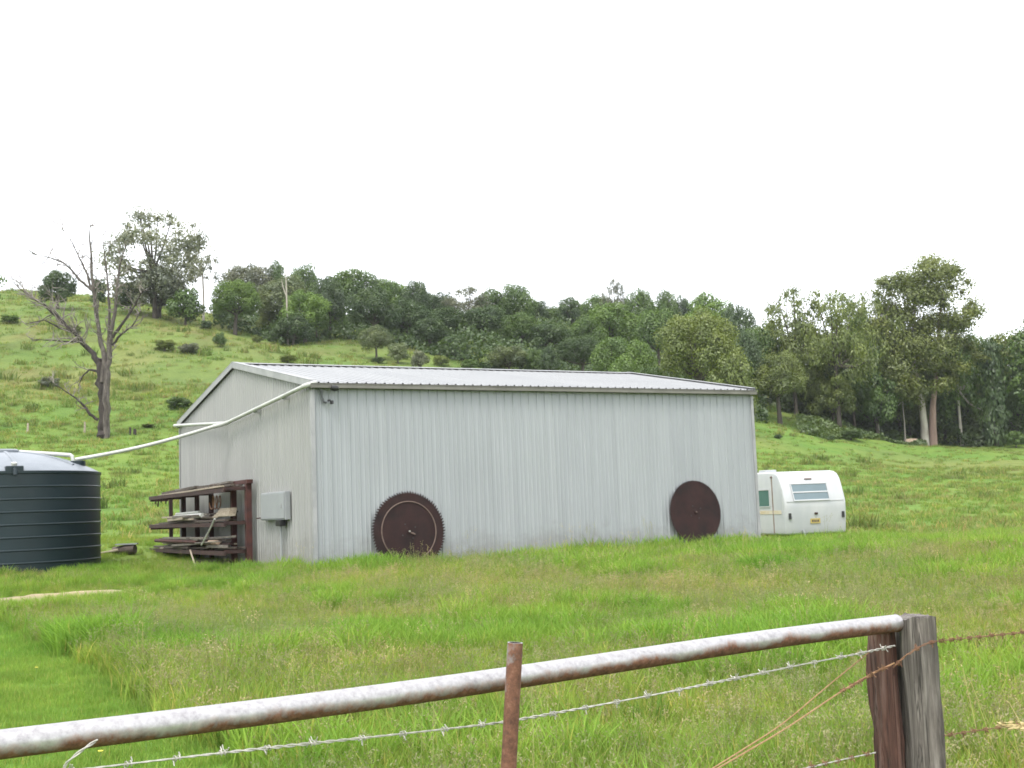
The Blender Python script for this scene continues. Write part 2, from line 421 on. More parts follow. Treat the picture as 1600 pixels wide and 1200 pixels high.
def ground_mat():
    mt = bpy.data.materials.new('pasture'); nt, bs = nodes(mt)
    a = N(nt, 'ShaderNodeAttribute', attribute_name='cover')
    n1 = noise(nt, 1.0, 4, worldpos(nt, (.10, .10, .10))); n2 = noise(nt, 1.0, 5, worldpos(nt, (.55, .55, .55)), .65); n3 = noise(nt, 1.0, 5, worldpos(nt, (3.5, 3.5, 3.5)), .7)
    c = mixc(nt, 1.0, a.outputs['Color'], ramp(nt, n1, [(.32, (.82, .94, .85)), (.68, (1.25, 1.06, 1.1))]), 'MULTIPLY')
    c = mixc(nt, 1.0, c, ramp(nt, n2, [(.3, (.78, .82, .84)), (.5, (1, 1, 1)), (.72, (1.12, 1.08, 1.1))]), 'MULTIPLY')
    c = mixc(nt, 1.0, c, ramp(nt, n3, [(.3, (.78, .80, .8)), (.7, (1.15, 1.13, 1.1))]), 'MULTIPLY')
    nt.links.new(c, bs.inputs['Base Color']); bs.inputs['Roughness'].default_value = .95; bs.inputs['Specular IOR Level'].default_value = .1
    bump(nt, bs, n3, .9, .15)
    return mt
M['ground'] = ground_mat()

# ------------------------------------------------------------------ ground
# the mown lawn's edge and the worn track, as x at each distance
LAWN_Y = np.array([0, 6.0, 7.2, 8.4, 10.2, 12.5, 15.2, 17.6, 18.6]); LAWN_X = np.array([.2, -.9, -1.5, -2.15, -3.15, -4.4, -6.0, -7.5, -9.5])
def lawn_mask(x, y):
    xb = np.interp(y, LAWN_Y, LAWN_X) + (fbm(x * 1.3, y * 1.3, 41) - .5) * .5
    return np.where(y < 18.6, np.clip((xb - x) / .25 + .5, 0, 1), 0)
TRK = [hit(-260, 968), hit(-120, 952), hit(0, 941), hit(60, 934), hit(120, 930), hit(168, 928)]
TRK = np.array([p[:2] for p in TRK])
def seg_dist(x, y, P):
    d = np.full(np.shape(x), 1e9)
    for a, b in zip(P[:-1], P[1:]):
        ab = b - a; t = np.clip(((x - a[0]) * ab[0] + (y - a[1]) * ab[1]) / (ab @ ab), 0, 1)
        d = np.minimum(d, np.hypot(x - a[0] - t * ab[0], y - a[1] - t * ab[1]))
    return d
def track_mask(x, y):
    return np.clip(1.6 - seg_dist(x, y, TRK) / (.26 + .10 * (fbm(x * 2, y * 2, 77) - .5)), 0, 1)
def dry_mask(x, y):
    """how much seed-head / drying grass there is"""
    base = np.exp(-((y - 13) / 8.5) ** 2) * .75 + .22
    return np.clip(base * (.25 + 1.5 * (fbm(x / 3.2, y / 3.2, 21) - .1)), 0, 1)
uc = np.concatenate([-np.array([60, 35, 20, 12, 7, 4, 2.4, 1.5, 1.0, .8]), np.linspace(-.62, .62, 190), np.array([.8, 1.0, 1.5, 2.4, 4, 7, 12, 20, 35, 60])])
yr = np.concatenate([-np.geomspace(1500, 3, 16), np.linspace(-1, 3.5, 8), np.geomspace(4, 60, 190), np.linspace(61, 215, 170), np.geomspace(225, 1600, 24)])
UU, YY = np.meshgrid(uc, yr); WY = np.maximum(np.abs(YY), 8.0); XX = np.where(np.abs(UU) <= .8, UU * WY, np.sign(UU) * (.8 * WY + (1500 - .8 * WY) * np.clip((np.abs(UU) - .8) / 59.2, 0, 1) ** .6))
ZZ = ground(XX.ravel(), YY.ravel())
lawn = lawn_mask(XX.ravel(), YY.ravel()); trk = track_mask(XX.ravel(), YY.ravel()); dry = dry_mask(XX.ravel(), YY.ravel())
ZZ = ZZ + trk * .06
nc = len(uc)
idx = np.arange(len(yr) * nc).reshape(len(yr), nc)
quads = np.stack([idx[:-1, :-1], idx[:-1, 1:], idx[1:, 1:], idx[1:, :-1]], -1).reshape(-1, 4)
def fast_mesh(name, V, Q, mat, nper=4):
    me = bpy.data.meshes.new(name)
    V = np.asarray(V, np.float32); Q = np.asarray(Q, np.int32)
    me.vertices.add(len(V)); me.vertices.foreach_set('co', V.ravel())
    me.loops.add(Q.size); me.loops.foreach_set('vertex_index', Q.ravel())
    me.polygons.add(len(Q)); me.polygons.foreach_set('loop_start', np.arange(0, Q.size, nper, dtype=np.int32))
    me.update(calc_edges=True)
    if mat: me.materials.append(mat)
    return me
gme = fast_mesh('ground', np.stack([XX.ravel(), YY.ravel(), ZZ], 1), quads, M['ground'])
gme.polygons.foreach_set('use_smooth', np.ones(len(gme.polygons), bool))
X, Y = XX.ravel(), YY.ravel()
C_TALL = np.array([.15, .215, .050]); C_LAWN = np.array([.13, .235, .044]); C_TRK = np.array([.36, .30, .20])
C_FLAT = np.array([.122, .200, .042]); C_HILL = np.array([.118, .172, .046]); C_DRY = np.array([.145, .160, .060])
far = np.clip((Y - 26) / 14, 0, 1)[:, None]
hillside = np.clip((ZZ - 7) / 6, 0, 1)[:, None]
hd = np.clip((fbm(X / 14, Y / 14, 61) - .46) * 4, 0, 1)[:, None] * .45
cov = C_TALL * (1 - far) + far * (C_FLAT * (1 - hillside) + C_HILL * hillside)
cov = cov * (1 - far * hd) + C_DRY * far * hd
# brown stretches of bare ground and dead bracken on the hill
br = (np.clip((fbm(X / 6, Y / 10, 88) - .60) * 6, 0, 1) * np.clip((ZZ - 8) / 6, 0, 1))[:, None] * .5
cov = cov * (1 - br) + np.array([.13, .115, .05]) * br
cov = cov * (1 - lawn[:, None]) + C_LAWN * lawn[:, None]
cov = cov * (1 - trk[:, None]) + C_TRK * trk[:, None]
ca = gme.color_attributes.new('cover', 'FLOAT_COLOR', 'POINT')
ca.data.foreach_set('color', np.concatenate([cov, np.ones((len(cov), 1))], 1).astype(np.float32).ravel())
g_o = link('ground', gme); tag(g_o, 'green pasture rising from the fence to the grassy hillside', None, None, 'structure')

# ------------------------------------------------------------------ the shed
NC = np.array([-3.89, 23.5])                      # near corner
_ra = at(1172, 611, 28.9); A2 = _ra[:2] - NC; LEN = float(np.linalg.norm(A2)); A2 = A2 / LEN
B2 = np.array([-A2[1], A2[0]])                    # into the depth of the shed
WID = 10.1
Z_EAVE = float(at(487, 601, 23.5)[2]); Z_RIDGE = Z_EAVE + 0.96; Z_BASE = .42
A3 = np.array([*A2, 0]); B3 = np.array([*B2, 0]); ZV = np.array([0, 0, 1.0])
def S(a, b, z): return np.array([*(NC + A2 * a + B2 * b), z])
shed = thing('shed', 'large grey galvanised steel shed with ribbed walls and a low gable roof', 'shed', S(0, 0, Z_BASE))
SHED_INV = np.array(shed.location)
def rel(P): return [np.array(p) - SHED_INV for p in P]
PITCHR = .1965
def profile(width, off=0.0, n_rib=4, h=.021):
    """(along, out) points of a ribbed sheet"""
    pts = []; p = width / n_rib
    for k in range(n_rib):
        s = k * p
        pts += [(s, 0), (s + p * .30, 0), (s + p * .40, .006), (s + p * .50, 0), (s + p * .72, 0), (s + p * .79, h), (s + p * .90, h), (s + p * .97, 0)]
    pts.append((width, 0))
    return pts
def sheet(origin, along, out, z0, top, width, mat, name, parent, n_rib=4, off=0.0, sub=1):
    pr = profile(width, n_rib=n_rib); V = []; Fc = []
    rows = 2
    for (s, o) in pr:
        p = np.array(origin) + np.array(along) * s + np.array(out) * (o + off)
        V.append((p[0], p[1], z0)); V.append((p[0], p[1], top(s)))
    for i in range(len(pr) - 1):
        Fc.append((2 * i, 2 * i + 2, 2 * i + 3, 2 * i + 1))
    return link(name, new_mesh(name, rel(V), Fc, mat), parent)
NS = 14; SW = LEN / NS
for k in range(NS):                                                    # front wall sheets
    sheet(S(k * SW, 0, 0), A3, -B3, Z_BASE, lambda s: Z_EAVE - .02, SW, M['front'], 'wall_sheet', shed, off=.002 * (k % 2))
NG = 13; GW = WID / NG
def gable_top(b): return Z_EAVE + (Z_RIDGE - Z_EAVE) * (1 - abs(b - WID / 2) / (WID / 2)) - .03
for k in range(NG):                                                    # near gable sheets
    sheet(S(0, k * GW, 0), B3, -A3, Z_BASE, lambda s, k=k: gable_top(k * GW + s), GW, M['gable'], 'gable_sheet', shed, n_rib=5, off=.002 * (k % 2))
for k in range(NG):
    sheet(S(LEN, k * GW, 0), B3, A3, Z_BASE, lambda s, k=k: gable_top(k * GW + s), GW, M['gable'], 'gable_sheet', shed, n_rib=5, off=.002 * (k % 2))
for k in range(NS):
    sheet(S(k * SW, WID, 0), A3, B3, Z_BASE, lambda s: Z_EAVE - .02, SW, M['front'], 'wall_sheet', shed, off=.002 * (k % 2))
SL = math.hypot(WID / 2, Z_RIDGE - Z_EAVE); OV = .10
tb = (WID / 2) / SL; tz = (Z_RIDGE - Z_EAVE) / SL
for side in (0, 1):
    for k in range(NS):                                                # roof sheets run from ridge to eave
        pr = profile(SW, h=.022); V = []; Fc = []
        nrm = np.array([-B3[0] * tz, -B3[1] * tz, tb]) if side == 0 else np.array([B3[0] * tz, B3[1] * tz, tb])
        for (s, o) in pr:
            for t in (-OV, SL * .5, SL):
                b = t * tb if side == 0 else WID - t * tb
                V.append(S(-.06 + (k * SW + s) * (LEN + .12) / LEN, b, Z_EAVE + .05 + t * tz) + nrm * (o + .002 * (k % 2)))
        for i in range(len(pr) - 1):
            for j in range(2): Fc.append((3 * i + j, 3 * i + 3 + j, 3 * i + 4 + j, 3 * i + 1 + j))
        link('roof_sheet', new_mesh('roof_sheet', rel(V), Fc, M['roof']), shed)
# ridge cap, barge cappings, gutters, corner flashings, slab
mb = MB()
for sgn in (-1, 1):
    c = S(LEN / 2, WID / 2 + sgn * .12, Z_RIDGE + .095 - .12 * tz / tb); mb.box(c - SHED_INV, (LEN + .16, .26, .006), [A3, np.array([*(B2 * tb * sgn), -tz]), np.array([*(B2 * tz * sgn), tb])])
mb.build('ridge_cap', M['roof'], shed)
for a, nm in ((-.075, -1), (LEN + .075, 1)):
    for sgn in (-1, 1):
        mb = MB(); b0, b1 = (WID / 2, -.1) if sgn < 0 else (WID / 2, WID + .1)
        p0 = S(a, b0, Z_RIDGE + .10); p1 = S(a, b1, Z_EAVE + .10 - .1 * tz / tb)
        d = (p1 - p0); ln = np.linalg.norm(d); d /= ln; up = np.cross(A3, d); up = up if up[2] > 0 else -up
        mb.box((p0 + p1) / 2 - up * .065 - SHED_INV, (.012, ln, .13), [A3, d, up])
        mb.box((p0 + p1) / 2 - A3 * nm * .055 + up * .006 - SHED_INV, (.13, ln, .008), [A3, d, up])
        mb.build('barge_capping', M['trim'], shed)
for b, s in ((-.005, -1), (WID + .005, 1)):
    mb = MB()
    mb.box(S(LEN / 2, b + s * .15, Z_EAVE - .030) - SHED_INV, (LEN + .14, .006, .085), [A3, B3, ZV])
    mb.box(S(LEN / 2, b + s * .092, Z_EAVE - .070) - SHED_INV, (LEN + .14, .109, .006), [A3, B3, ZV])
    mb.box(S(LEN / 2, b + s * .034, Z_EAVE - .030) - SHED_INV, (LEN + .14, .006, .078), [A3, B3, ZV])
    for a in (-.073, LEN + .073): mb.box(S(a, b + s * .092, Z_EAVE - .030) - SHED_INV, (.006, .112, .08), [A3, B3, ZV])
    mb.box(S(LEN / 2, b + s * .155, Z_EAVE + .010) - SHED_INV, (LEN + .14, .016, .014), [A3, B3, ZV])
    mb.build('gutter', M['gutter'], shed)
for a, b in ((0, 0), (LEN, 0), (0, WID), (LEN, WID)):
    mb = MB(); sa = -1 if a == 0 else 1; sb = -1 if b == 0 else 1
    mb.box(S(a + sa * .038, b + sb * .006, (Z_BASE + Z_EAVE - .1) / 2) - SHED_INV, (.008, .078, Z_EAVE - .1 - Z_BASE), [A3, B3, ZV])
    mb.box(S(a - sa * .001, b + sb * .041, (Z_BASE + Z_EAVE - .1) / 2) - SHED_INV, (.07, .008, Z_EAVE - .1 - Z_BASE), [A3, B3, ZV])
    mb.build('corner_flashing', M['trim'], shed)
MB().box(S(LEN / 2, WID / 2, .32) - SHED_INV, (LEN - .02, WID - .02, .5), [A3, B3, ZV]).build('floor_slab', M['concrete'], shed)

# small dark fixture and dangling cable at the near corner
fl = S(.55, -.12, Z_EAVE - .2)
flood = thing('floodlight', 'small dark floodlight and cable under the gutter at the near shed corner', 'floodlight', fl)
fp = lambda px, py: plane_hit(px, py, S(0, -.07, 0), B3) - fl
MB().tube([fp(498, 605), fp(502, 612), fp(503, 620), fp(506, 628), fp(510, 629)], .022, 6).build('cable', M['cable'], flood, True)
mb = MB(); mb.tube([fp(513, 607) - B3 * .16, fp(518, 608) - B3 * .17, fp(523, 608) - B3 * .16], [.05, .062, .045], 10); mb.build('lamp_head', M['black'], flood, True)
MB().tube([fp(518, 599), fp(518, 604) - B3 * .1, fp(518, 607) - B3 * .16], .012, 6).build('bracket', M['boxgrey'], flood, True)
mb = MB(); mb.box(fp(517, 629) - B3 * .05, (.05, .08, .07), [A3, B3, ZV]); mb.box(fp(513, 626) - B3 * .04, (.05, .05, .04), [A3, B3, ZV]); mb.build('sensor', M['black'], flood, bevel=.008)

# ------------------------------------------------------------------ saw blades
def saw_blade(px, py, rad_px, teeth, label, ring, tooth_h):
    c = plane_hit(px, py, S(0, -.10, 0), B3)
    rad = rad_px / F_PX * c[1]
    base = np.array([c[0], c[1], c[2] - rad])
    t = thing('saw_blade', label, 'saw blade', base, 0, 'big rusty saw blades on the shed wall')
    o = c - base
    lean = .05
    def P(r, q, d): 
        zz = r * math.sin(q)
        return o + A3 * r * math.cos(q) + ZV * zz - B3 * (d - lean * zz / rad)
    V = []; n = teeth
    ringp = []
    rr = random.Random(5)
    for k in range(n):
        q0 = 2 * math.pi * k / n; w = 2 * math.pi / n
        th = tooth_h * rr.uniform(.75, 1.1)
        ringp += [(rad - tooth_h, q0), (rad - tooth_h * .9, q0 + w * .25), (rad - tooth_h + th, q0 + w * .75), (rad - tooth_h + th * .95, q0 + w * .92)]
    m_ = len(ringp)
    mb = MB(); inner = rad * .62
    V = [P(r, q, .006) for r, q in ringp] + [P(inner, q, .006) for r, q in ringp] + [P(0, 0, .008)] + [P(r, q, -.004) for r, q in ringp] + [P(0, 0, -.004)]
    Fc = []
    for i in range(m_):
        j = (i + 1) % m_
        Fc.append((i, j, m_ + j, m_ + i)); Fc.append((m_ + i, m_ + j, 2 * m_)); Fc.append((j, i, 2 * m_ + 1 + i, 2 * m_ + 1 + j)); Fc.append((2 * m_ + 1 + j, 2 * m_ + 1 + i, 3 * m_ + 1))
    mb.add(V, Fc); mb.build('disc', M['rust'], t)
    if ring:
        rq = [P(rad * ring, 2 * math.pi * k / 64, .012) for k in range(65)]
        MB().tube(rq, .013, 6, False).build('weld_ring', M['rustring'], t, True)
        MB().tube([P(rad * .05, -.9, .015), P(rad * .12, -.55, .02), P(rad * .18, -.5, .018)], [.012, .022, .012], 6).build('bracket', M['rustring'], t, True)
    mb = MB(); mb.tube([P(0, 0, .004), P(0, 0, .02)], .07 if ring else .055, 20)
    mb.build('arbor_collar', M['rust'], t, True)
    mb = MB(); mb.tube([P(0, 0, .02), P(0, 0, .05)], .016, 8); mb.build('arbor_pin', M['wire'] if ring else M['rustring'], t, True)
    for k in range(4):
        q = k * math.pi / 2 + .5
        MB().tube([P(.16, q, .005), P(.16, q, .014)], .016, 8).build('pin_hole', M['black'], t)
    return t
saw_blade(639, 830, 62.5, 84, 'larger rusty saw blade with coarse teeth and a pale ring near the shed corner', .735, .05)
saw_blade(1087, 800, 49.5, 110, 'smaller plain rusty saw blade leaning near the shed wall end by the caravan', 0, .022)

# ------------------------------------------------------------------ meter box
def GP(px, py, o): return plane_hit(px, py, S(-o, 0, 0), A3)
p00 = GP(419, 813, .0); p11 = GP(456, 767, .0)
b0 = float(np.dot(p11[:2] - NC, B2)); b1 = float(np.dot(p00[:2] - NC, B2)); mz0, mz1 = p00[2], p11[2]
mo = S(-.03, (b0 + b1) / 2, mz0)
meter = thing('meter_box', 'square grey electrical meter box on the shed gable wall beside the rack', 'meter box', mo)
bw = abs(b1 - b0); hh = mz1 - mz0
MB().box(-A3 * .06 + ZV * hh / 2, (.12, bw, hh), [A3, B3, ZV]).build('case', M['boxgrey'], meter, bevel=.012)
MB().box(-A3 * .129 + ZV * hh / 2, (.012, bw - .05, hh - .06), [A3, B3, ZV]).build('door', M['boxgrey'], meter, bevel=.004)
MB().box(-A3 * .142 + ZV * hh * .5 - B3 * (bw * .38), (.016, .03, .09), [A3, B3, ZV]).build('latch', M['trim'], meter, bevel=.003)
MB().box(-A3 * .10 - ZV * .062 - B3 * bw * .28, (.14, .26, .12), [A3, B3, ZV]).build('gland_box', M['black'], meter, bevel=.01)
MB().tube([-A3 * .08 - ZV * .12 - B3 * bw * .25, -A3 * .08 - ZV * 1.3 - B3 * bw * .25], .022, 8).build('conduit', M['boxgrey'], meter, True)
MB().tube([-A3 * .08 + ZV * .06 + B3 * bw * .5, -A3 * .06 + ZV * .05 + B3 * (bw * .5 + .5)], .014, 6).build('cable', M['rustdark'], meter, True)

# ------------------------------------------------------------------ rainwater pipe from the gutter to the tank
TKD = 27.5
tc = at(2, 800, TKD); TCX, TCY = float(tc[0]), TKD; TR = float(at(151, 800, TKD)[0]) - TCX - .03
TZ0 = gz(TCX, TCY) - .02; TZW = float(at(151, 736, TKD)[2]); TDOME = .50
P_top = S(-.16, -.10, float(at(487, 601, 23.5)[2]) - .03)
P_j = GP(352, 662, .16)
P_tank = np.array([TCX + TR * .80 * math.cos(.05), TCY + TR * .8 * math.sin(.05), 0]); P_tank = at(118, 718, P_tank[1])
P_rear = S(-.16, WID + .02, float(at(272, 664, 32)[2]))
dp = thing('rainwater_pipe', 'white plastic rainwater pipe sloping from the shed gutter down to the tank', 'pipe', P_j)
q = lambda P: np.array(P) - P_j
def bez(a, b, c, n=7): return [(1 - t) ** 2 * a + 2 * t * (1 - t) * b + t * t * c for t in np.linspace(0, 1, n)]
d1 = (P_top - P_j) / np.linalg.norm(P_top - P_j); d2 = (P_tank - P_j) / np.linalg.norm(P_tank - P_j)
MB().tube([q(P_top - d1 * .12), q(P_j + d1 * .25)] , .043, 12).build('upper_pipe', M['pvc'], dp, True)
MB().tube([q(p) for p in bez(P_j + d1 * .27, P_j, P_j + d2 * .27)], .049, 12).build('bend', M['pvc'], dp, True)
d3 = P_tank - P_j
pts = [q(P_j + d2 * .25 + (P_tank - P_j - d2 * .25) * t - ZV * .07 * math.sin(math.pi * t)) for t in np.linspace(0, 1, 12)]
MB().tube(pts, .042, 12).build('lower_pipe', M['pvc'], dp, True)
MB().tube([q(P_rear), q(P_j + ZV * .02 + B3 * .1)], .040, 12).build('branch_pipe', M['pvc'], dp, True)
MB().tube([q(p) for p in bez(P_top - d1 * .14, P_top + d1 * .02, S(.05, -.10, P_top[2] + .06))], .050, 12).build('elbow', M['pvc'], dp, True)
for t in (.25, .6):
    c_ = P_top + (P_j - P_top) * t
    MB().box(q(c_) + A3 * .06, (.16, .03, .13), [A3, B3, ZV]).build('strap', M['trim'], dp)

# ------------------------------------------------------------------ water tank
tank = thing('water_tank', 'dark green plastic rainwater tank with ribbed side and pale domed top', 'water tank', (TCX, TCY, TZ0))
H = TZW - TZ0; prof = [(TR, 0)]
nr = 7
z = .0
for k in range(nr):
    zc = H * (.115 + k * .122)
    prof += [(TR, zc - .022), (TR + .016, zc - .005), (TR + .016, zc + .005), (TR, zc + .022)]
prof += [(TR, H - .08), (TR + .02, H - .06), (TR + .02, H - .01), (TR - .02, H)]
MB().lathe(prof, 96).build('wall', M['tank'], tank, True)
dom = [(TR - .02, H)]
for k in range(1, 13):
    t = k / 12; dom.append((max(.02, (TR - .02) * (1 - t)), H + TDOME * (1 - (1 - t) ** 2.0) ** .9))
MB().lathe(dom, 96).build('dome', M['dome'], tank, True)
def dome_z(r): 
    t = 1 - r / (TR - .02); return H + TDOME * (1 - (1 - t) ** 2.0) ** .9
for k in range(8):                                                     # raised ribs on the dome
    a = k * math.pi / 4 + .55
    MB().tube([(r * math.cos(a), r * math.sin(a), dome_z(r) - .02) for r in np.linspace(.45, TR - .3, 8)], .05, 8).build('dome_rib', M['dome'], tank, True)
MB().lathe([(.36, 0), (.38, .02), (.38, .07), (.33, .10), (.02, .11)], 32, (0, 0, dome_z(.36) - .02)).build('lid', M['dome'], tank, True)
a = -1.05; rr_ = TR - .16
oc = np.array([rr_ * math.cos(a), rr_ * math.sin(a), H + .02])
od = np.array([math.cos(a), math.sin(a), 0]); os_ = np.array([-math.sin(a), math.cos(a), 0])
mb = MB(); mb.box(oc, (.34, .36, .16), [od, os_, ZV]); o_ = mb.build('overflow_box', M['tank'], tank, bevel=.02)
MB().tube([oc + od * .1, oc + od * .25, oc + od * .27 - ZV * .12], .045, 10).build('overflow_pipe', M['tank'], o_, True)
MB().tube([oc + od * .05 + ZV * .09, oc + od * .07 + ZV * .15], .06, 12).build('overflow_cap', M['pvc'], o_, True)
ra = .05; ic = np.array([TR * .80 * math.cos(ra), TR * .80 * math.sin(ra), dome_z(TR * .8)])
MB().lathe([(.17, -.05), (.17, .05), (.12, .06)], 24, ic).build('inlet_strainer', M['tank'], tank, True)
iw = [np.array([TCX - .9, TCY + .35, 0])]
w0 = at(30, 706, TCY + .3) - np.array([TCX, TCY, TZ0]); w1 = at(110, 711, TCY + .3) - np.array([TCX, TCY, TZ0])
MB().tube([w0, w0 * .3 + w1 * .7, w1, w1 + np.array([.04, 0, -.03]), w1 + np.array([.06, 0, -.14])], .045, 10).build('second_inlet_pipe', M['pvc'], tank, True)

# ------------------------------------------------------------------ timber rack against the gable
_bs = [float(np.dot(GP(px, 800, .20)[:2] - NC, B2)) for px in (388, 365, 330, 308, 287, 267)]
RO = S(-.20, _bs[0], 0)                                                 # near leg
rack_zt = float(at(388, 755, RO[1])[2]); rz0 = gz(RO[0], RO[1])
rack = thing('storage_rack', 'rusty three tier steel rack of old timber and pipes beside the gable wall', 'rack', (RO[0], RO[1], rz0))
RH = rack_zt - rz0
def K(s, o, z): return B3 * s - A3 * o + ZV * z                        # along the wall, out from it, up
leg_s = [b - _bs[0] for b in _bs]; RL = leg_s[-1] + .12
levels = [RH * .25, RH * .58, RH * .975]
DR = -.012
for i, s in enumerate(leg_s):
    w = (.13, .12, .10, .10, .10, .09)[i]
    zt = RH + DR * s
    MB().box(K(s, 0, zt / 2), (w, w, zt), [A3, B3, ZV]).build('upright', M['rustred'] if i < 2 else M['rustdark'], rack, bevel=.006)
    for L in levels:
        MB().box(K(s, .30, L - .06 + DR * s), (.46, .07, .08), [A3, B3, ZV]).build('arm', M['rustdark'], rack)
MB().box(K(1.3, .0, RH + .05 + DR * 1.3), (.14, 2.9, .09), [A3, B3, ZV]).build('top_beam', M['rustred'], rack, bevel=.008)
for L in levels:
    MB().box(K(RL / 2 - .1, .545, L - .05 + DR * RL / 2), (.05, RL, .09), [A3, B3, ZV]).build('rail', M['rustdark'], rack)
rr = random.Random(3)
for li, L in enumerate(levels):                                        # loose planks on each tier, each its own piece
    npl = (8, 7, 5)[li]
    for k in range(npl):
        o = .10 + k * (.40 / npl) + rr.uniform(-.02, .02); s0 = rr.uniform(-.15, 1.6) if li < 2 else rr.uniform(-.1, .5)
        s1 = RL + rr.uniform(-1.5, .45); th = rr.uniform(.025, .05)
        zz = L + .003 + th / 2 + li * 0
        ax = np.array([*(B2), -.01 + rr.uniform(-.004, .004)]); ax /= np.linalg.norm(ax)
        pl = MB().box(K((s0 + s1) / 2, o, zz + DR * (s0 + s1) / 2), (.34 / npl + .02, s1 - s0, th), [A3, ax, np.cross(A3, ax)]).build('plank', M['timberdark'] if (k + li) % 3 else M['timber'], rack)
for li, (L, nn_, hi_) in enumerate(((levels[0], 26, .24), (levels[1], 17, .15), (levels[2], 7, .07))):       # heaped old timber, laid anyhow
    for k in range(nn_):
        ln = rr.uniform(1.0, 3.6); s0 = rr.uniform(-.1, RL + .35 - ln); o0_ = rr.uniform(.08, .56); zc = L + .05 + rr.random() ** 1.4 * hi_
        ax = np.array([*(B2), DR]) + A3 * rr.uniform(-.035, .035) + ZV * rr.uniform(-.022, .022); ax /= np.linalg.norm(ax); sx = np.cross(ax, ZV); sx /= np.linalg.norm(sx)
        MB().box(K(s0 + ln / 2, o0_, zc + DR * (s0 + ln / 2)), (rr.uniform(.05, .13), ln, rr.uniform(.025, .06)), [sx, ax, np.cross(sx, ax)]).build('plank', (M['timberdark'], M['timberdark'], M['rustdark'], M['timbergrey'], M['timber'])[rr.choice((0, 1, 2, 3, 3, 4) if li < 2 else (0, 1, 2, 3))], rack)
for s_, ln in ((6.05, .28), (5.7, .18), (5.2, .22), (6.3, .2)):                 # scraps hanging off the top tier
    MB().tube([K(s_, .5, levels[2] - .05), K(s_ + .03, .52, levels[2] - .05 - ln)], .018, 5).build('hanging_scrap', M['rustdark'], rack)
def loose(name, label, cat, pts, r, mt, n=8):
    P0 = np.array(rack.location) + pts[0]
    t = MB().tube([p - pts[0] for p in pts], r, n).build(name, mt, None, True, tuple(P0))
    return tag(t, label, cat)
z1 = levels[1] + .06; z0_ = levels[0] + .06
loose('white_pipe', 'white pipe lying on the middle tier of the rusty rack', 'pipe', [K(2.2, .40, z1 + .07), K(4.6, .44, z1 + .05)], .06, M['pvc'], 12)
loose('white_tube', 'thin pale tube behind the white pipe on the rack', 'pipe', [K(2.9, .3, z1 + .15), K(4.8, .36, z1 + .13)], .035, M['pvc'], 10)
mbx = MB()
for k in range(4): mbx.box(K(.62 + k * .05, .34 - k * .04, z1 + .05 + .045 * k), (.16, 1.1 - .1 * k, .045), [A3, B3, ZV])
_p = tag(mbx.build('board_stack', M['timber'], None, loc=tuple(rack.location)), 'short stack of pale boards at the near end of the middle tier', 'timber')
loose('timber_pole', 'long tan timber pole on the bottom tier of the rack', 'timber', [K(.9, .42, z0_ + .07), K(3.2, .48, z0_ + .06)], .05, M['bone'])
loose('red_pipe', 'dark red steel pipe sticking out across the bottom tier', 'pipe', [K(2.2, .54, z0_ + .08), K(5.9, .62, z0_ + .10)], .045, M['rustred'])
loose('grey_pole', 'grey weathered pole laid behind the tan pole on the bottom tier', 'timber', [K(1.5, .2, z0_ + .10), K(6.4, .3, z0_ + .04)], .05, M['timber'])
loose('bent_pipe', 'thin bent pale pipe hooked between the lower two rack tiers', 'pipe', bez(K(.5, .60, z1 - .02), K(.9, .62, z0_ + .3), K(1.6, .60, z0_ + .02), 9), .02, M['pvc'])
loose('leaning_stick', 'thin stick leaning under the bottom tier of the rack', 'stick', [K(2.4, .65, z0_ - .1), K(1.4, .8, .1)], .018, M['timber'], 6)
for k in range(7):
    s0 = .3 + .22 * k; ln = 3.4 - .2 * k; oo = .12 + .13 * (k % 4); zz_ = .035 + .075 * (k // 4) + .02 * (k % 2)
    pk = MB().box((0, 0, 0), (.12, ln, .05), [A3, np.array([*B2, -.012 + .006 * (k % 3)]), ZV]).build('plank', M['timberdark'], None, False, tuple(np.array(rack.location) + K(s0 + ln / 2, oo, zz_ + .04)))
    tag(pk, 'old dark plank stacked on the ground under the bottom tier of the rack', 'plank', 'planks under the rack')
cc = K(1.7, .12, RH * .80)
coil = MB().tube([cc + B3 * .13 * math.cos(t) + ZV * .15 * math.sin(t) - A3 * .012 * t for t in np.linspace(0, 6 * math.pi, 60)], .014, 6, False).build('wire_coil', M['wirerust'], None, True, tuple(rack.location))
tag(coil, 'coil of wire hanging under the top of the rusty rack', 'wire coil')

# scrap on the grass between tank and rack
sp = hit(196, 867)
scrap = thing('scrap_log', 'short weathered log with a grey board on top lying between tank and rack', 'log', (sp[0], sp[1], gz(sp[0], sp[1])))
MB().tube([(-.32, .05, .10), (0, 0, .12), (.26, -.04, .13)], [.10, .13, .12], 12).build('trunk', M['timberdark'], scrap, True)
MB().box((.05, -.05, .265), (.55, .16, .03)).build('board', M['boxgrey'], scrap)
MB().tube([(-.15, -.1, .13), (-.75, -.15, .04)], [.035, .02], 6).build('branch', M['timber'], scrap, True)

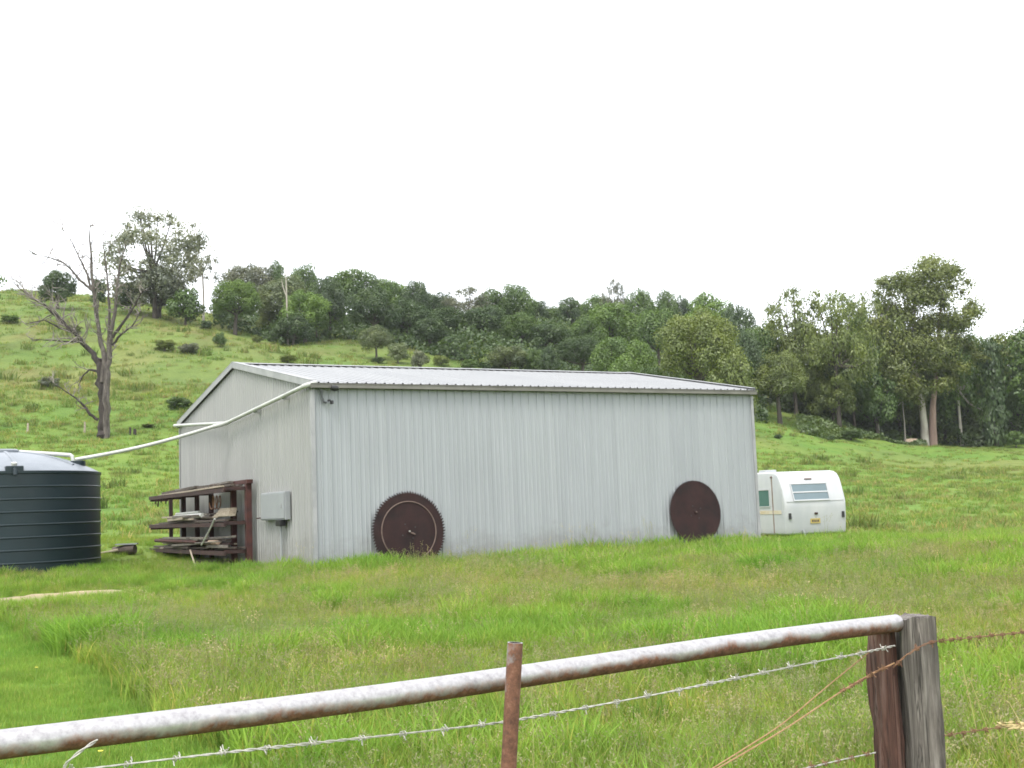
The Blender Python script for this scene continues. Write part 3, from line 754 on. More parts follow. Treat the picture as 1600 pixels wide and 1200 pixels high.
# ------------------------------------------------------------------ caravan
CO = at(1229, 836, 40.0)
CF = np.array([-.276, .961, 0]); CF /= np.linalg.norm(CF); CR = np.array([CF[1], -CF[0], 0])
cz = gz(CO[0], CO[1])
van = thing('caravan', 'old white caravan parked beyond the right end of the shed', 'caravan', (CO[0], CO[1], CO[2]))
def V3(r, f, z): return CR * r + CF * f + ZV * z
CWD = 2.26
side = [(.10, 0), (.06, .25), (.02, .55), (0, .85), (0, 1.08), (.10, 1.36), (.21, 1.66), (.30, 1.84), (.42, 1.97), (.60, 2.05), (.85, 2.08), (2.2, 2.10), (3.7, 2.08), (4.05, 2.02), (4.3, 1.85), (4.45, 1.5), (4.55, 1.0), (4.5, .5), (4.4, .15), (4.3, 0)]
n = len(side); V = [V3(0, f, z) for f, z in side] + [V3(CWD, f, z) for f, z in side]
Fc = [tuple(range(n)), tuple(reversed(range(n, 2 * n)))] + [(i, n + i, n + (i + 1) % n, (i + 1) % n) for i in range(n)]
me = new_mesh('body', V, Fc, M['van'])
bm = bmesh.new(); bm.from_mesh(me); bmesh.ops.recalc_face_normals(bm, faces=bm.faces)
bmesh.ops.bevel(bm, geom=[e for e in bm.edges if len(e.link_faces) == 2 and e.calc_face_angle(0) > R(60)], offset=.06, segments=3, affect='EDGES', profile=.5)
for f in bm.faces: f.smooth = True
for e in bm.edges:
    if len(e.link_faces) == 2 and e.calc_face_angle(0) > R(40): e.smooth = False
bm.to_mesh(me); bm.free()
link('body', me, van)
# rear window: two louvre panes in a frame on the sloping upper rear panel
sd = np.array([0, 0, 0]) + CF * .21 + ZV * .58; sl = np.linalg.norm(sd); sd = sd / sl; sn = np.cross(CR, sd); sn = sn if np.dot(sn, CF) < 0 else -sn
def RW(r, t, o=0.0): return V3(r, 0, 1.08) + sd * t + sn * o
fr = MB()
for t in (.015, .30, .60): fr.box(RW(1.0, t, .028), (1.34, .045, .035), [CR, sd, sn])
for r_ in (.345, 1.655): fr.box(RW(r_, .3075, .028), (.03, .535, .033), [CR, sd, sn])
wf = fr.build('rear_window', M['van'], van, bevel=.004)
MB().box(RW(1.0, .16, .02), (1.27, .235, .012), [CR, sd, sn]).build('pane', M['greyglass'], wf)
MB().box(RW(1.0, .45, .02), (1.27, .255, .012), [CR, sd, sn]).build('pane', M['greyglass'], wf)
# side window near the rear, seam strip, stripe
def SW_(f, z, o): return V3(-o, f, z)
w = MB()
for z_ in (.93, 1.50): w.box(SW_(1.65, z_, .012), (.03, 1.30, .035), [CR, CF, ZV])
for f_ in (1.0, 2.30): w.box(SW_(f_, 1.215, .012), (.028, .03, .53), [CR, CF, ZV])
wfs = w.build('side_window', M['van'], van)
MB().box(SW_(1.65, 1.215, .006), (.012, 1.26, .53), [CR, CF, ZV]).build('pane', M['teal'], wfs)
MB().box(SW_(.80, 1.0, .008), (.02, .05, 1.9), [CR, CF, ZV]).build('seam_strip', M['seam'], van)
MB().box(SW_(2.2, .74, .006), (.012, 3.9, .12), [CR, CF, ZV]).build('stripe', M['stripe'], van)
MB().box(SW_(.80, 1.90, .02), (.04, .10, .05), [CR, CF, ZV]).build('marker_lamp', M['rustring'], van, bevel=.008)
MB().box(V3(-.002, .14, 1.05) , (.006, .02, .9), [CR, CF, ZV]).build('corner_trim', M['vantrim'], van)
for r_ in (.17, CWD - .13):
    MB().box(V3(r_, .012, .60), (.09, .07, .20), [CR, CF, ZV]).build('tail_light', M['black'], van, bevel=.012)
pl = MB().box(V3(1.10, .03, .42), (.36, .02, .16), [CR, CF, ZV]).build('number_plate', M['yellow'], van)
for k in range(5):
    MB().box(V3(.99 + k * .055, .017, .42), (.036, .008, .075), [CR, CF, ZV]).build('plate_mark', M['timberdark'], pl)
MB().box(V3(1.13, -.005, .66), (.11, .05, .07), [CR, CF, ZV]).build('plate_lamp', M['rustdark'], van, bevel=.01)
MB().box(V3(1.05, .285, 1.80) + sn * .015, (.26, .04, .045), [CR, sd, sn]).build('badge', M['rustring'], van, bevel=.004)
MB().box(V3(.5, 2.0, 2.13), (.42, .5, .09), [CR, CF, ZV]).build('roof_vent', M['van'], van, bevel=.02)
MB().box(V3(CWD / 2, -.004, 1.075), (CWD - .16, .02, .025), [CR, CF, ZV]).build('belt_strip', M['vantrim'], van)
MB().tube([V3(.62, .02, .13), V3(.66, .0, .0), V3(.66, .02, cz - CO[2])], .04, 8).build('corner_steady', M['boxgrey'], van, True)
MB().box(V3(CWD / 2, 2.2, -.05), (CWD - .4, 4.1, .10), [CR, CF, ZV]).build('chassis', M['rustdark'], van)
MB().tube([V3(.4, 4.3, -.05), V3(CWD / 2, 5.4, -.05), V3(CWD - .4, 4.3, -.05)], .05, 8).build('drawbar', M['rustdark'], van, True)
MB().tube([V3(CWD / 2, 5.3, .2), V3(CWD / 2, 5.3, gz(*(CO + V3(CWD / 2, 5.3, 0))[:2]) - CO[2])], .04, 8).build('jockey_wheel', M['rustdark'], van, True)
for r_ in (.12, CWD - .12):
    gw = gz(*(CO + V3(r_, 2.3, 0))[:2]) - CO[2]
    wh = MB().tube([V3(r_ - .09, 2.3, gw + .32), V3(r_ + .09, 2.3, gw + .32)], .32, 20).build('wheel', M['black'], van, True)
    MB().tube([V3(r_ - .095, 2.3, gw + .32), V3(r_ + .095, 2.3, gw + .32)], .17, 16).build('rim', M['vantrim'], wh, True)

# ------------------------------------------------------------------ foreground fence
PD = 4.2
pa = at(1401, 975, PD); pb = at(0, 1165, 2.5)
dirp = (pa - pb); dirp /= np.linalg.norm(dirp)
pe = pb - dirp * 1.3
rail_o = pe.copy()
rail = MB().tube([p - rail_o for p in [pe + (pa - pe) * t + ZV * .006 * math.sin(9 * t) for t in np.linspace(0, 1, 40)]], .0295, 24).build('pipe_rail', M['rail'], None, True, tuple(rail_o))
tag(rail, 'long round galvanised pipe rail with rust, sloping across the foreground', 'rail')
# timber post at the right end
px0 = at(1427, 975, PD + .03); pz = gz(px0[0], px0[1]) - .25
post = thing('fence_post', 'weathered grey split timber fence post at the end of the pipe rail', 'fence post', (px0[0], px0[1], gz(px0[0], px0[1])))
PB = np.array(post.location)
def rough_prism(section, z0, ztop, mt, name, parent, seed, rows=26, amp=.006, taper=0.0, shift=(0, 0), chip=.015):
    """irregular upright timber: a section carried up with wobble, checked faces and an uneven top"""
    rg = random.Random(seed); ns = len(section); V = []; Fc = []
    ph = [rg.uniform(0, 6) for _ in section]
    for i in range(rows + 1):
        t = i / rows
        for k, (sx, sy) in enumerate(section):
            wob = amp * (math.sin(ph[k] + t * 9) + .6 * math.sin(ph[k] * 2 + t * 23)) + rg.uniform(-.25, .25) * amp
            sc = 1 + taper * (1 - t)
            zz = z0 + (ztop - z0) * t + (rg.uniform(-chip, 0) if i == rows else 0)
            l = math.hypot(sx, sy) + 1e-9
            V.append((sx * sc + sx / l * wob + shift[0] * (1 - t), sy * sc + sy / l * wob + shift[1] * (1 - t), zz))
    for i in range(rows):
        for k in range(ns):
            Fc.append((i * ns + k, i * ns + (k + 1) % ns, (i + 1) * ns + (k + 1) % ns, (i + 1) * ns + k))
    Fc.append(tuple(rows * ns + k for k in range(ns))); Fc.append(tuple(reversed(range(ns))))
    mb = MB(); mb.add(V, Fc); return mb.build(name, mt, parent, True)
def sect(w, d, n, seed, e=5):
    rg = random.Random(seed); out = []
    for k in range(n):
        q_ = 2 * math.pi * k / n; c_, s_ = math.cos(q_), math.sin(q_)
        r_ = 1 / (abs(c_) ** e + abs(s_) ** e) ** (1 / e)
        out.append((c_ * r_ * w / 2 * rg.uniform(.95, 1.03), s_ * r_ * d / 2 * rg.uniform(.95, 1.03)))
    return out
ztop = float(at(1425, 963, PD - .05)[2]) - PB[2]
rough_prism(sect(.104, .17, 28, 1, 6), -.25, ztop, M['postgrey'], 'post_core', post, 2, taper=.04, shift=(.002, 0))
ls = at(1374, 985, PD + .06)[:2] - PB[:2]
rough_prism([(x + ls[0], y + ls[1]) for x, y in sect(.078, .12, 22, 4, 4)], -.25, float(at(1374, 975, PD + .08)[2]) - PB[2], M['postred'], 'split_slab', post, 9, amp=.009, shift=(.012, 0))
rs_ = at(1452, 1003, PD)[:2] - PB[:2]
rough_prism([(x + rs_[0], y + rs_[1]) for x, y in sect(.034, .09, 16, 8, 3)], -.25, float(at(1452, 1005, PD)[2]) - PB[2], M['postgrey'], 'splinter', post, 12, amp=.004, shift=(-.004, 0), chip=.05)
# short upright pipe stake wired to the rail
sk = at(805, 1004, 3.10); sg = at(795, 1195, 3.10); sdv = (sg - sk) / (sk[2] - sg[2]); skb = sk + sdv * (sk[2] + .05)
stake = thing('pipe_stake', 'short open ended rusty pipe stake standing before the pipe rail', 'stake', (skb[0], skb[1], 0.0))
SB = np.array(stake.location); rq_ = .0195
mb = MB(); mb.tube([skb - SB, skb * .5 + sk * .5 - SB, sk - SB], rq_, 20, False)
dz_ = (sk - skb) / np.linalg.norm(sk - skb); a1 = np.array([1, 0, 0]) - dz_ * dz_[0]; a1 /= np.linalg.norm(a1); a2 = np.cross(dz_, a1)
ro = [sk - SB + (a1 * math.cos(k * math.pi / 10) + a2 * math.sin(k * math.pi / 10)) * rq_ for k in range(20)]
ri = [sk - SB + (a1 * math.cos(k * math.pi / 10) + a2 * math.sin(k * math.pi / 10)) * (rq_ - .004) for k in range(20)]
mb.add(ro + ri, [(k, (k + 1) % 20, 20 + (k + 1) % 20, 20 + k) for k in range(20)])
mb.build('tube', M['stake'], stake, True)
mb = MB(); mb.tube([sk - SB - dz_ * .12, sk - SB], rq_ - .004, 20, False); mb.add([p - dz_ * .06 for p in ri], [tuple(range(20))]); mb.build('bore', M['pipecut'], stake, True)

def wire(name, label, pts, mt, twist=True, r=.0016, barbs=0, barbmat=None, amp=.0025, group=None, ragged=None):
    """wire along pts (world); two twisted strands, barbs as parts"""
    pts = [np.array(p, float) for p in pts]; o0 = pts[0].copy()
    L = [0]
    for a_, b_ in zip(pts[:-1], pts[1:]): L.append(L[-1] + np.linalg.norm(b_ - a_))
    tot = L[-1]; nn = max(12, int(tot / (.008 if twist else .03)))
    S_ = np.linspace(0, tot, nn); P = np.stack([np.interp(S_, L, [p[i] for p in pts]) for i in range(3)], 1)
    ker = 9 if twist else 3
    if nn > 3 * ker:
        Pp = np.pad(P, ((ker, ker), (0, 0)), mode='edge'); P2 = sum(Pp[k:k + nn] for k in range(2 * ker + 1)) / (2 * ker + 1); P2[:ker] = P[:ker]; P2[-ker:] = P[-ker:]; P = P2
    mb = MB(); t_ = P[-1] - P[0]; t_ /= np.linalg.norm(t_); e1 = np.cross(t_, [0, 0, 1.0]); e1 /= np.linalg.norm(e1); e2 = np.cross(t_, e1)
    for s_ in ((0, math.pi) if twist else (0,)):
        if twist: Q = [P[i] - o0 + (e1 * math.cos(S_[i] / .0105 + s_) + e2 * math.sin(S_[i] / .0105 + s_)) * amp * (.6 + .4 * math.sin(S_[i] * 9)) ** 1 for i in range(nn)]
        else: Q = [P[i] - o0 for i in range(nn)]
        mb.tube(Q, r, 5)
    ob = mb.build(name, mt, None, True, tuple(o0)); tag(ob, label, 'wire', group)
    if barbs:
        b = MB()
        for k in range(2):
            Q = [t_ * (.010 * k - .005 + .006 * th / 6.28) + (e1 * math.cos(th + k * 1.5) + e2 * math.sin(th + k * 1.5)) * .0058 for th in np.linspace(0, 7.5, 12)]
            Q = [Q[0] * 1 + (e1 * math.cos(k * 1.5) + e2 * math.sin(k * 1.5) * 1.2) * .010] + Q + [Q[-1] + (e1 * math.cos(7.5 + k * 1.5) + e2 * math.sin(7.5 + k * 1.5)) * .010]
            b.tube(Q, .0014, 4)
        bme = new_mesh('barb', b.v, b.f, barbmat or mt)
        s_ = .03
        rg = random.Random(len(label))
        while s_ < tot:
            i = min(nn - 1, int(s_ / tot * (nn - 1)))
            bo = link('barb', bme, ob, tuple(P[i] - o0))
            bo.rotation_mode = 'AXIS_ANGLE'; bo.rotation_axis_angle = (rg.uniform(0, 6.28), *t_)
            s_ += barbs * rg.uniform(.9, 1.1)
    return ob
def W(px, py, t):   # a point of the fence line; t 0 at the left edge .. 1 at the post
    D = 1 / ((1 - t) / 2.45 + t / (PD - .07)); return at(px, py, D)
tt = lambda px: px / 1400.0
GWIRE = 'wires of the foreground fence'
pts = [W(px, py, tt(px)) for px, py in ((-220, 1248), (40, 1213), (180, 1196), (350, 1176), (560, 1154), (690, 1140), (786, 1129), (880, 1112), (1020, 1086), (1150, 1060), (1260, 1037), (1345, 1021), (1398, 1009))]
wire('barbed_wire', 'grey twisted barbed wire running below the pipe rail past the stake', pts, M['wire'], True, .0019, .115, M['wire'], group=GWIRE)
D_ = PD - .12
wire('barbed_wire', 'rusty barbed wire leaving the right side of the timber post, upper one', [at(1395, 1043, D_), at(1420, 1020, D_ - .01), at(1447, 1004, D_), at(1520, 996, PD + .2), at(1600, 988, PD + .45), at(1760, 972, PD + .9)], M['wirerust'], True, .0013, .085, group=GWIRE)
wire('barbed_wire', 'rusty barbed wire low on the right side of the timber post', [at(1460, 1152, PD - .02), at(1530, 1141, PD + .2), at(1600, 1131, PD + .45), at(1760, 1108, PD + .9)], M['wirerust'], True, .0013, .085, group=GWIRE)
wire('tie_wire', 'thin tan tie wire slanting down left from the red slab of the post', [at(1358, 1019, PD - .03), at(1300, 1066, PD - .2), at(1220, 1134, PD - .45), at(1110, 1203, PD - .75), at(1040, 1245, PD - .95)], M['wiretan'], False, .0022, group=GWIRE)
wire('rusty_tie_wire', 'rusty wire with a knotted barbed end slanting down left from the post', [at(1398, 1036, PD - .13), at(1356, 1055, PD - .1), at(1316, 1079, PD - .2), at(1226, 1140, PD - .45), at(1114, 1205, PD - .75), at(1042, 1248, PD - .95)], M['wiretan'], False, .0024, group=GWIRE)
wire('barbed_wire', 'short knotted rusty barbed wire twisted on the slanting tie wire', [at(1392, 1040, PD - .13), at(1356, 1055, PD - .112), at(1344, 1066, PD - .14), at(1312, 1081, PD - .21)], M['wirerust'], True, .002, .045, group=GWIRE)
wire('barbed_wire', 'lowest grey barbed wire rising to the foot of the timber post', [at(1180, 1222, PD - .55), at(1270, 1198, PD - .35), at(1320, 1186, PD - .2), at(1368, 1176, PD - .08)], M['wire'], True, .0017, .085, M['wirerust'], group=GWIRE)
wire('loose_wire', 'loose curl of wire hooked over the left end of the pipe rail', [at(98, 1205, 2.5), at(104, 1192, 2.5), at(118, 1180, 2.5), at(134, 1168, 2.51), at(152, 1156, 2.54)], M['wire'], True, .0018, group=GWIRE)
# ------------------------------------------------------------------ foliage prototypes (unit size: crown 1 wide, tree 1 high)
def leaf_cards(C, Nn, size, seed, var, aspect=.75):
    rg = np.random.default_rng(seed); n = len(C)
    Nn = Nn / (np.linalg.norm(Nn, axis=1, keepdims=True) + 1e-9)
    T = rg.normal(size=(n, 3)); T -= Nn * np.sum(T * Nn, 1, keepdims=True); T /= np.linalg.norm(T, axis=1, keepdims=True) + 1e-9
    B = np.cross(Nn, T); a = (size * rg.uniform(.6, 1.35, n) / 2)[:, None]; w = a * aspect
    V = np.stack([C - T * a, C - B * w + Nn * a * .15, C + T * a, C + B * w + Nn * a * .15], 1).reshape(-1, 3)
    return V, np.arange(4 * n).reshape(-1, 4), np.repeat(var, 4)
def leaf_mesh(name, C, Nn, size, seed, var, aspect=.75):
    V, Q, v = leaf_cards(C, Nn, size, seed, var, aspect)
    me = fast_mesh(name, V, Q, M['leaf'])
    a = me.attributes.new('leafvar', 'FLOAT', 'POINT'); a.data.foreach_set('value', v.astype(np.float32))
    return me
def lobe_points(lobes, n, seed, shell=.62, up=.25, rand=.42):
    rg = np.random.default_rng(seed)
    L = np.array([[*c, *r] for c, r in lobes]); area = (L[:, 3] * L[:, 4] + L[:, 4] * L[:, 5] + L[:, 3] * L[:, 5]); area = area / area.sum()
    k = rg.choice(len(L), n, p=area)
    d = rg.normal(size=(n, 3)); d[:, 2] += up; d /= np.linalg.norm(d, axis=1, keepdims=True)
    r = (shell + (1 - shell) * rg.random(n)) * (1 + .10 * rg.normal(size=n))
    C = L[k, :3] + d * L[k, 3:] * r[:, None]
    Nn = d + rg.normal(size=(n, 3)) * rand + np.array([0, 0, .35])
    lv = rg.random(len(L))
    var = np.clip(.55 * lv[k] + .45 * rg.random(n), 0, 1)
    return C, Nn, var
def dome_lobes(seed, n, c=(0, 0, .57), rad=(.34, .34, .33), lr=(.11, .19), flat=.85):
    rg = random.Random(seed); out = []
    for i in range(n):
        z = 1 - 1.55 * (i + .5) / n; q_ = i * 2.399 + rg.uniform(-.4, .4); s_ = math.sqrt(max(0, 1 - z * z)); k = rg.uniform(.72, 1.0)
        r_ = rg.uniform(*lr)
        out.append(((c[0] + rad[0] * s_ * math.cos(q_) * k, c[1] + rad[1] * s_ * math.sin(q_) * k, c[2] + rad[2] * z * k), (r_, r_, r_ * flat)))
    out.append((c, (rad[0] * .72, rad[1] * .72, rad[2] * .7)))
    return out
def trunk_mesh(limbs, mat, r0, seed, base=(0, 0), n=8):
    mb = MB(); rg = random.Random(seed)
    for L in limbs: mb.tube(L[0], L[1], n, False)
    me = new_mesh('trunk', mb.v, mb.f, mat, True); return me
def limbs_to(lobes, r0, fork, seed, k=6):
    rg = random.Random(seed)
    out = [([(0, 0, -.02), (rg.uniform(-.01, .01), 0, fork * .5), (rg.uniform(-.02, .02), rg.uniform(-.02, .02), fork)], [r0 * 1.25, r0 * .95, r0 * .8])]
    top = np.array(out[0][0][-1])
    for c, r in sorted(lobes, key=lambda q_: -q_[0][2])[:k] + rg.sample(lobes, min(k, len(lobes))):
        c = np.array(c); mid = top * .5 + c * .5 + np.array([rg.uniform(-.03, .03), rg.uniform(-.03, .03), -.02])
        out.append(([top, mid, c], [r0 * .55, r0 * .36, r0 * .12]))
    return out
PROTO = {}
def proto(kind, seed, lobes, nleaf, size, r0=.03, fork=.3, shell=.62, up=.25, aspect=.75):
    C, Nn, var = lobe_points(lobes, nleaf, seed, shell, up)
    PROTO.setdefault(kind, []).append((leaf_mesh('crown', C, Nn, size, seed + 1, var, aspect), limbs_to(lobes, r0, fork, seed), r0))
for s_ in range(6): proto('dome', 100 + s_, dome_lobes(s_, 22 + 3 * s_, lr=(.10, .18)), 10500, .028, .028, .34)
for s_ in range(3): proto('low', 200 + s_, dome_lobes(20 + s_, 20, (0, 0, .46), (.37, .37, .40), (.11, .17)), 8500, .034, .03, .2)
for s_ in range(2): proto('fine', 150 + s_, dome_lobes(8 + s_, 46, lr=(.075, .14)), 24000, .0175, .028, .34)
for s_ in range(3): proto('shrub', 300 + s_, dome_lobes(30 + s_, 14, (0, 0, .42), (.36, .36, .42), (.12, .2)), 4200, .048, .03, .2)
def cone_lobes(seed):
    rg = random.Random(seed); out = []
    for i in range(20):
        z = .18 + .74 * i / 19; rr2 = .34 * (1 - ((z - .18) / .80) ** 1.6) + .03; q_ = i * 2.4
        out.append(((rr2 * math.cos(q_), rr2 * math.sin(q_), z), (.14, .14, .12)))
    return out
for s_ in range(2): proto('cone', 400 + s_, cone_lobes(s_), 8500, .032, .026, .3)
def airy_lobes(seed, n, z0=.38, wob=.42, lr=(.06, .125)):
    rg = random.Random(seed); out = []
    while len(out) < n:
        x, y, z = rg.uniform(-1, 1), rg.uniform(-1, 1), rg.uniform(0, 1)
        e = math.sqrt(x * x + y * y)
        lim = math.sin(math.pi * min(1, .18 + .80 * z)) ** .6
        if e > lim or (e < lim * .45 and rg.random() < .55): continue
        r_ = rg.uniform(*lr); out.append(((x * wob, y * wob, z0 + z * (.97 - z0 - r_)), (r_, r_, r_ * .62)))
    return out
for s_ in range(4): proto('airy', 500 + s_, airy_lobes(s_, 95, .20, .44, (.075, .165)), 14000, .023, .02, .36, .0, .1, .5)
for s_ in range(2): proto('thin', 600 + s_, airy_lobes(40 + s_, 26, .42, .38, (.06, .13)), 2200, .034, .022, .5, .0, .1, .5)
for s_ in range(2): proto('vine', 700 + s_, [((random.Random(s_ * 50 + i).uniform(-.16, .16), random.Random(s_ * 50 + i + 9).uniform(-.16, .16), .03 + .92 * i / 21), (.27, .27, .10)) for i in range(22)], 5200, .05, .05, .8)

TREE_TRUNKS = {}
WIDEN = {'dome': 1.5, 'fine': 1.3, 'low': 1.3, 'cone': 1.35, 'airy': 1.42, 'thin': 1.25}
def tree(kind, var, px, base, top, width, tint, label, name='tree', bark='bark', cat='tree', group=None, yaw=None):
    """px, base: foot of the tree (base > 300: a pixel on the ground in view, else a distance); top, width in photo pixels at that distance"""
    if base > 300:
        P = hit(px, base, 30)
        if P is None: P = at(px, base, 175.0)
    else: P = at(px, 700, float(base))
    x, y = P[0], P[1]; z = gz(x, y)
    h = (at(px, top, y)[2] - z) * (1.09 if kind == 'airy' else 1.02); w = width / F_PX * y * WIDEN.get(kind, 1.0)
    o = thing(name, label, cat, (x, y, z - .05), 0, group)
    cm, limbs, r0 = PROTO[kind][var % len(PROTO[kind])]
    key = (kind, var % len(PROTO[kind]), bark)
    if key not in TREE_TRUNKS: TREE_TRUNKS[key] = trunk_mesh(limbs, M[bark], r0, 1)
    yw = random.uniform(0, 6.28) if yaw is None else yaw
    for nm, me in (('crown', cm), ('trunk', TREE_TRUNKS[key])):
        c = link(nm, me, o); c.scale = (w, w, h); c.rotation_euler = (0, 0, yw)
        k = random.uniform(.92, 1.08)
        if nm == 'crown': c.color = (tint[0] * k, tint[1] * k, tint[2] * k, 1)
    return o
BR = (.115, .195, .036); MI = (.084, .146, .031); DK = (.058, .100, .032); GG = (.125, .162, .075); OL = (.132, .172, .040); GR = (.145, .160, .110); PALE = (.17, .19, .105)
HG = 'trees of the wood on the hillside'; RG = 'trees along the right edge of the pasture'; SG = 'shrubs on the grassy hillside'
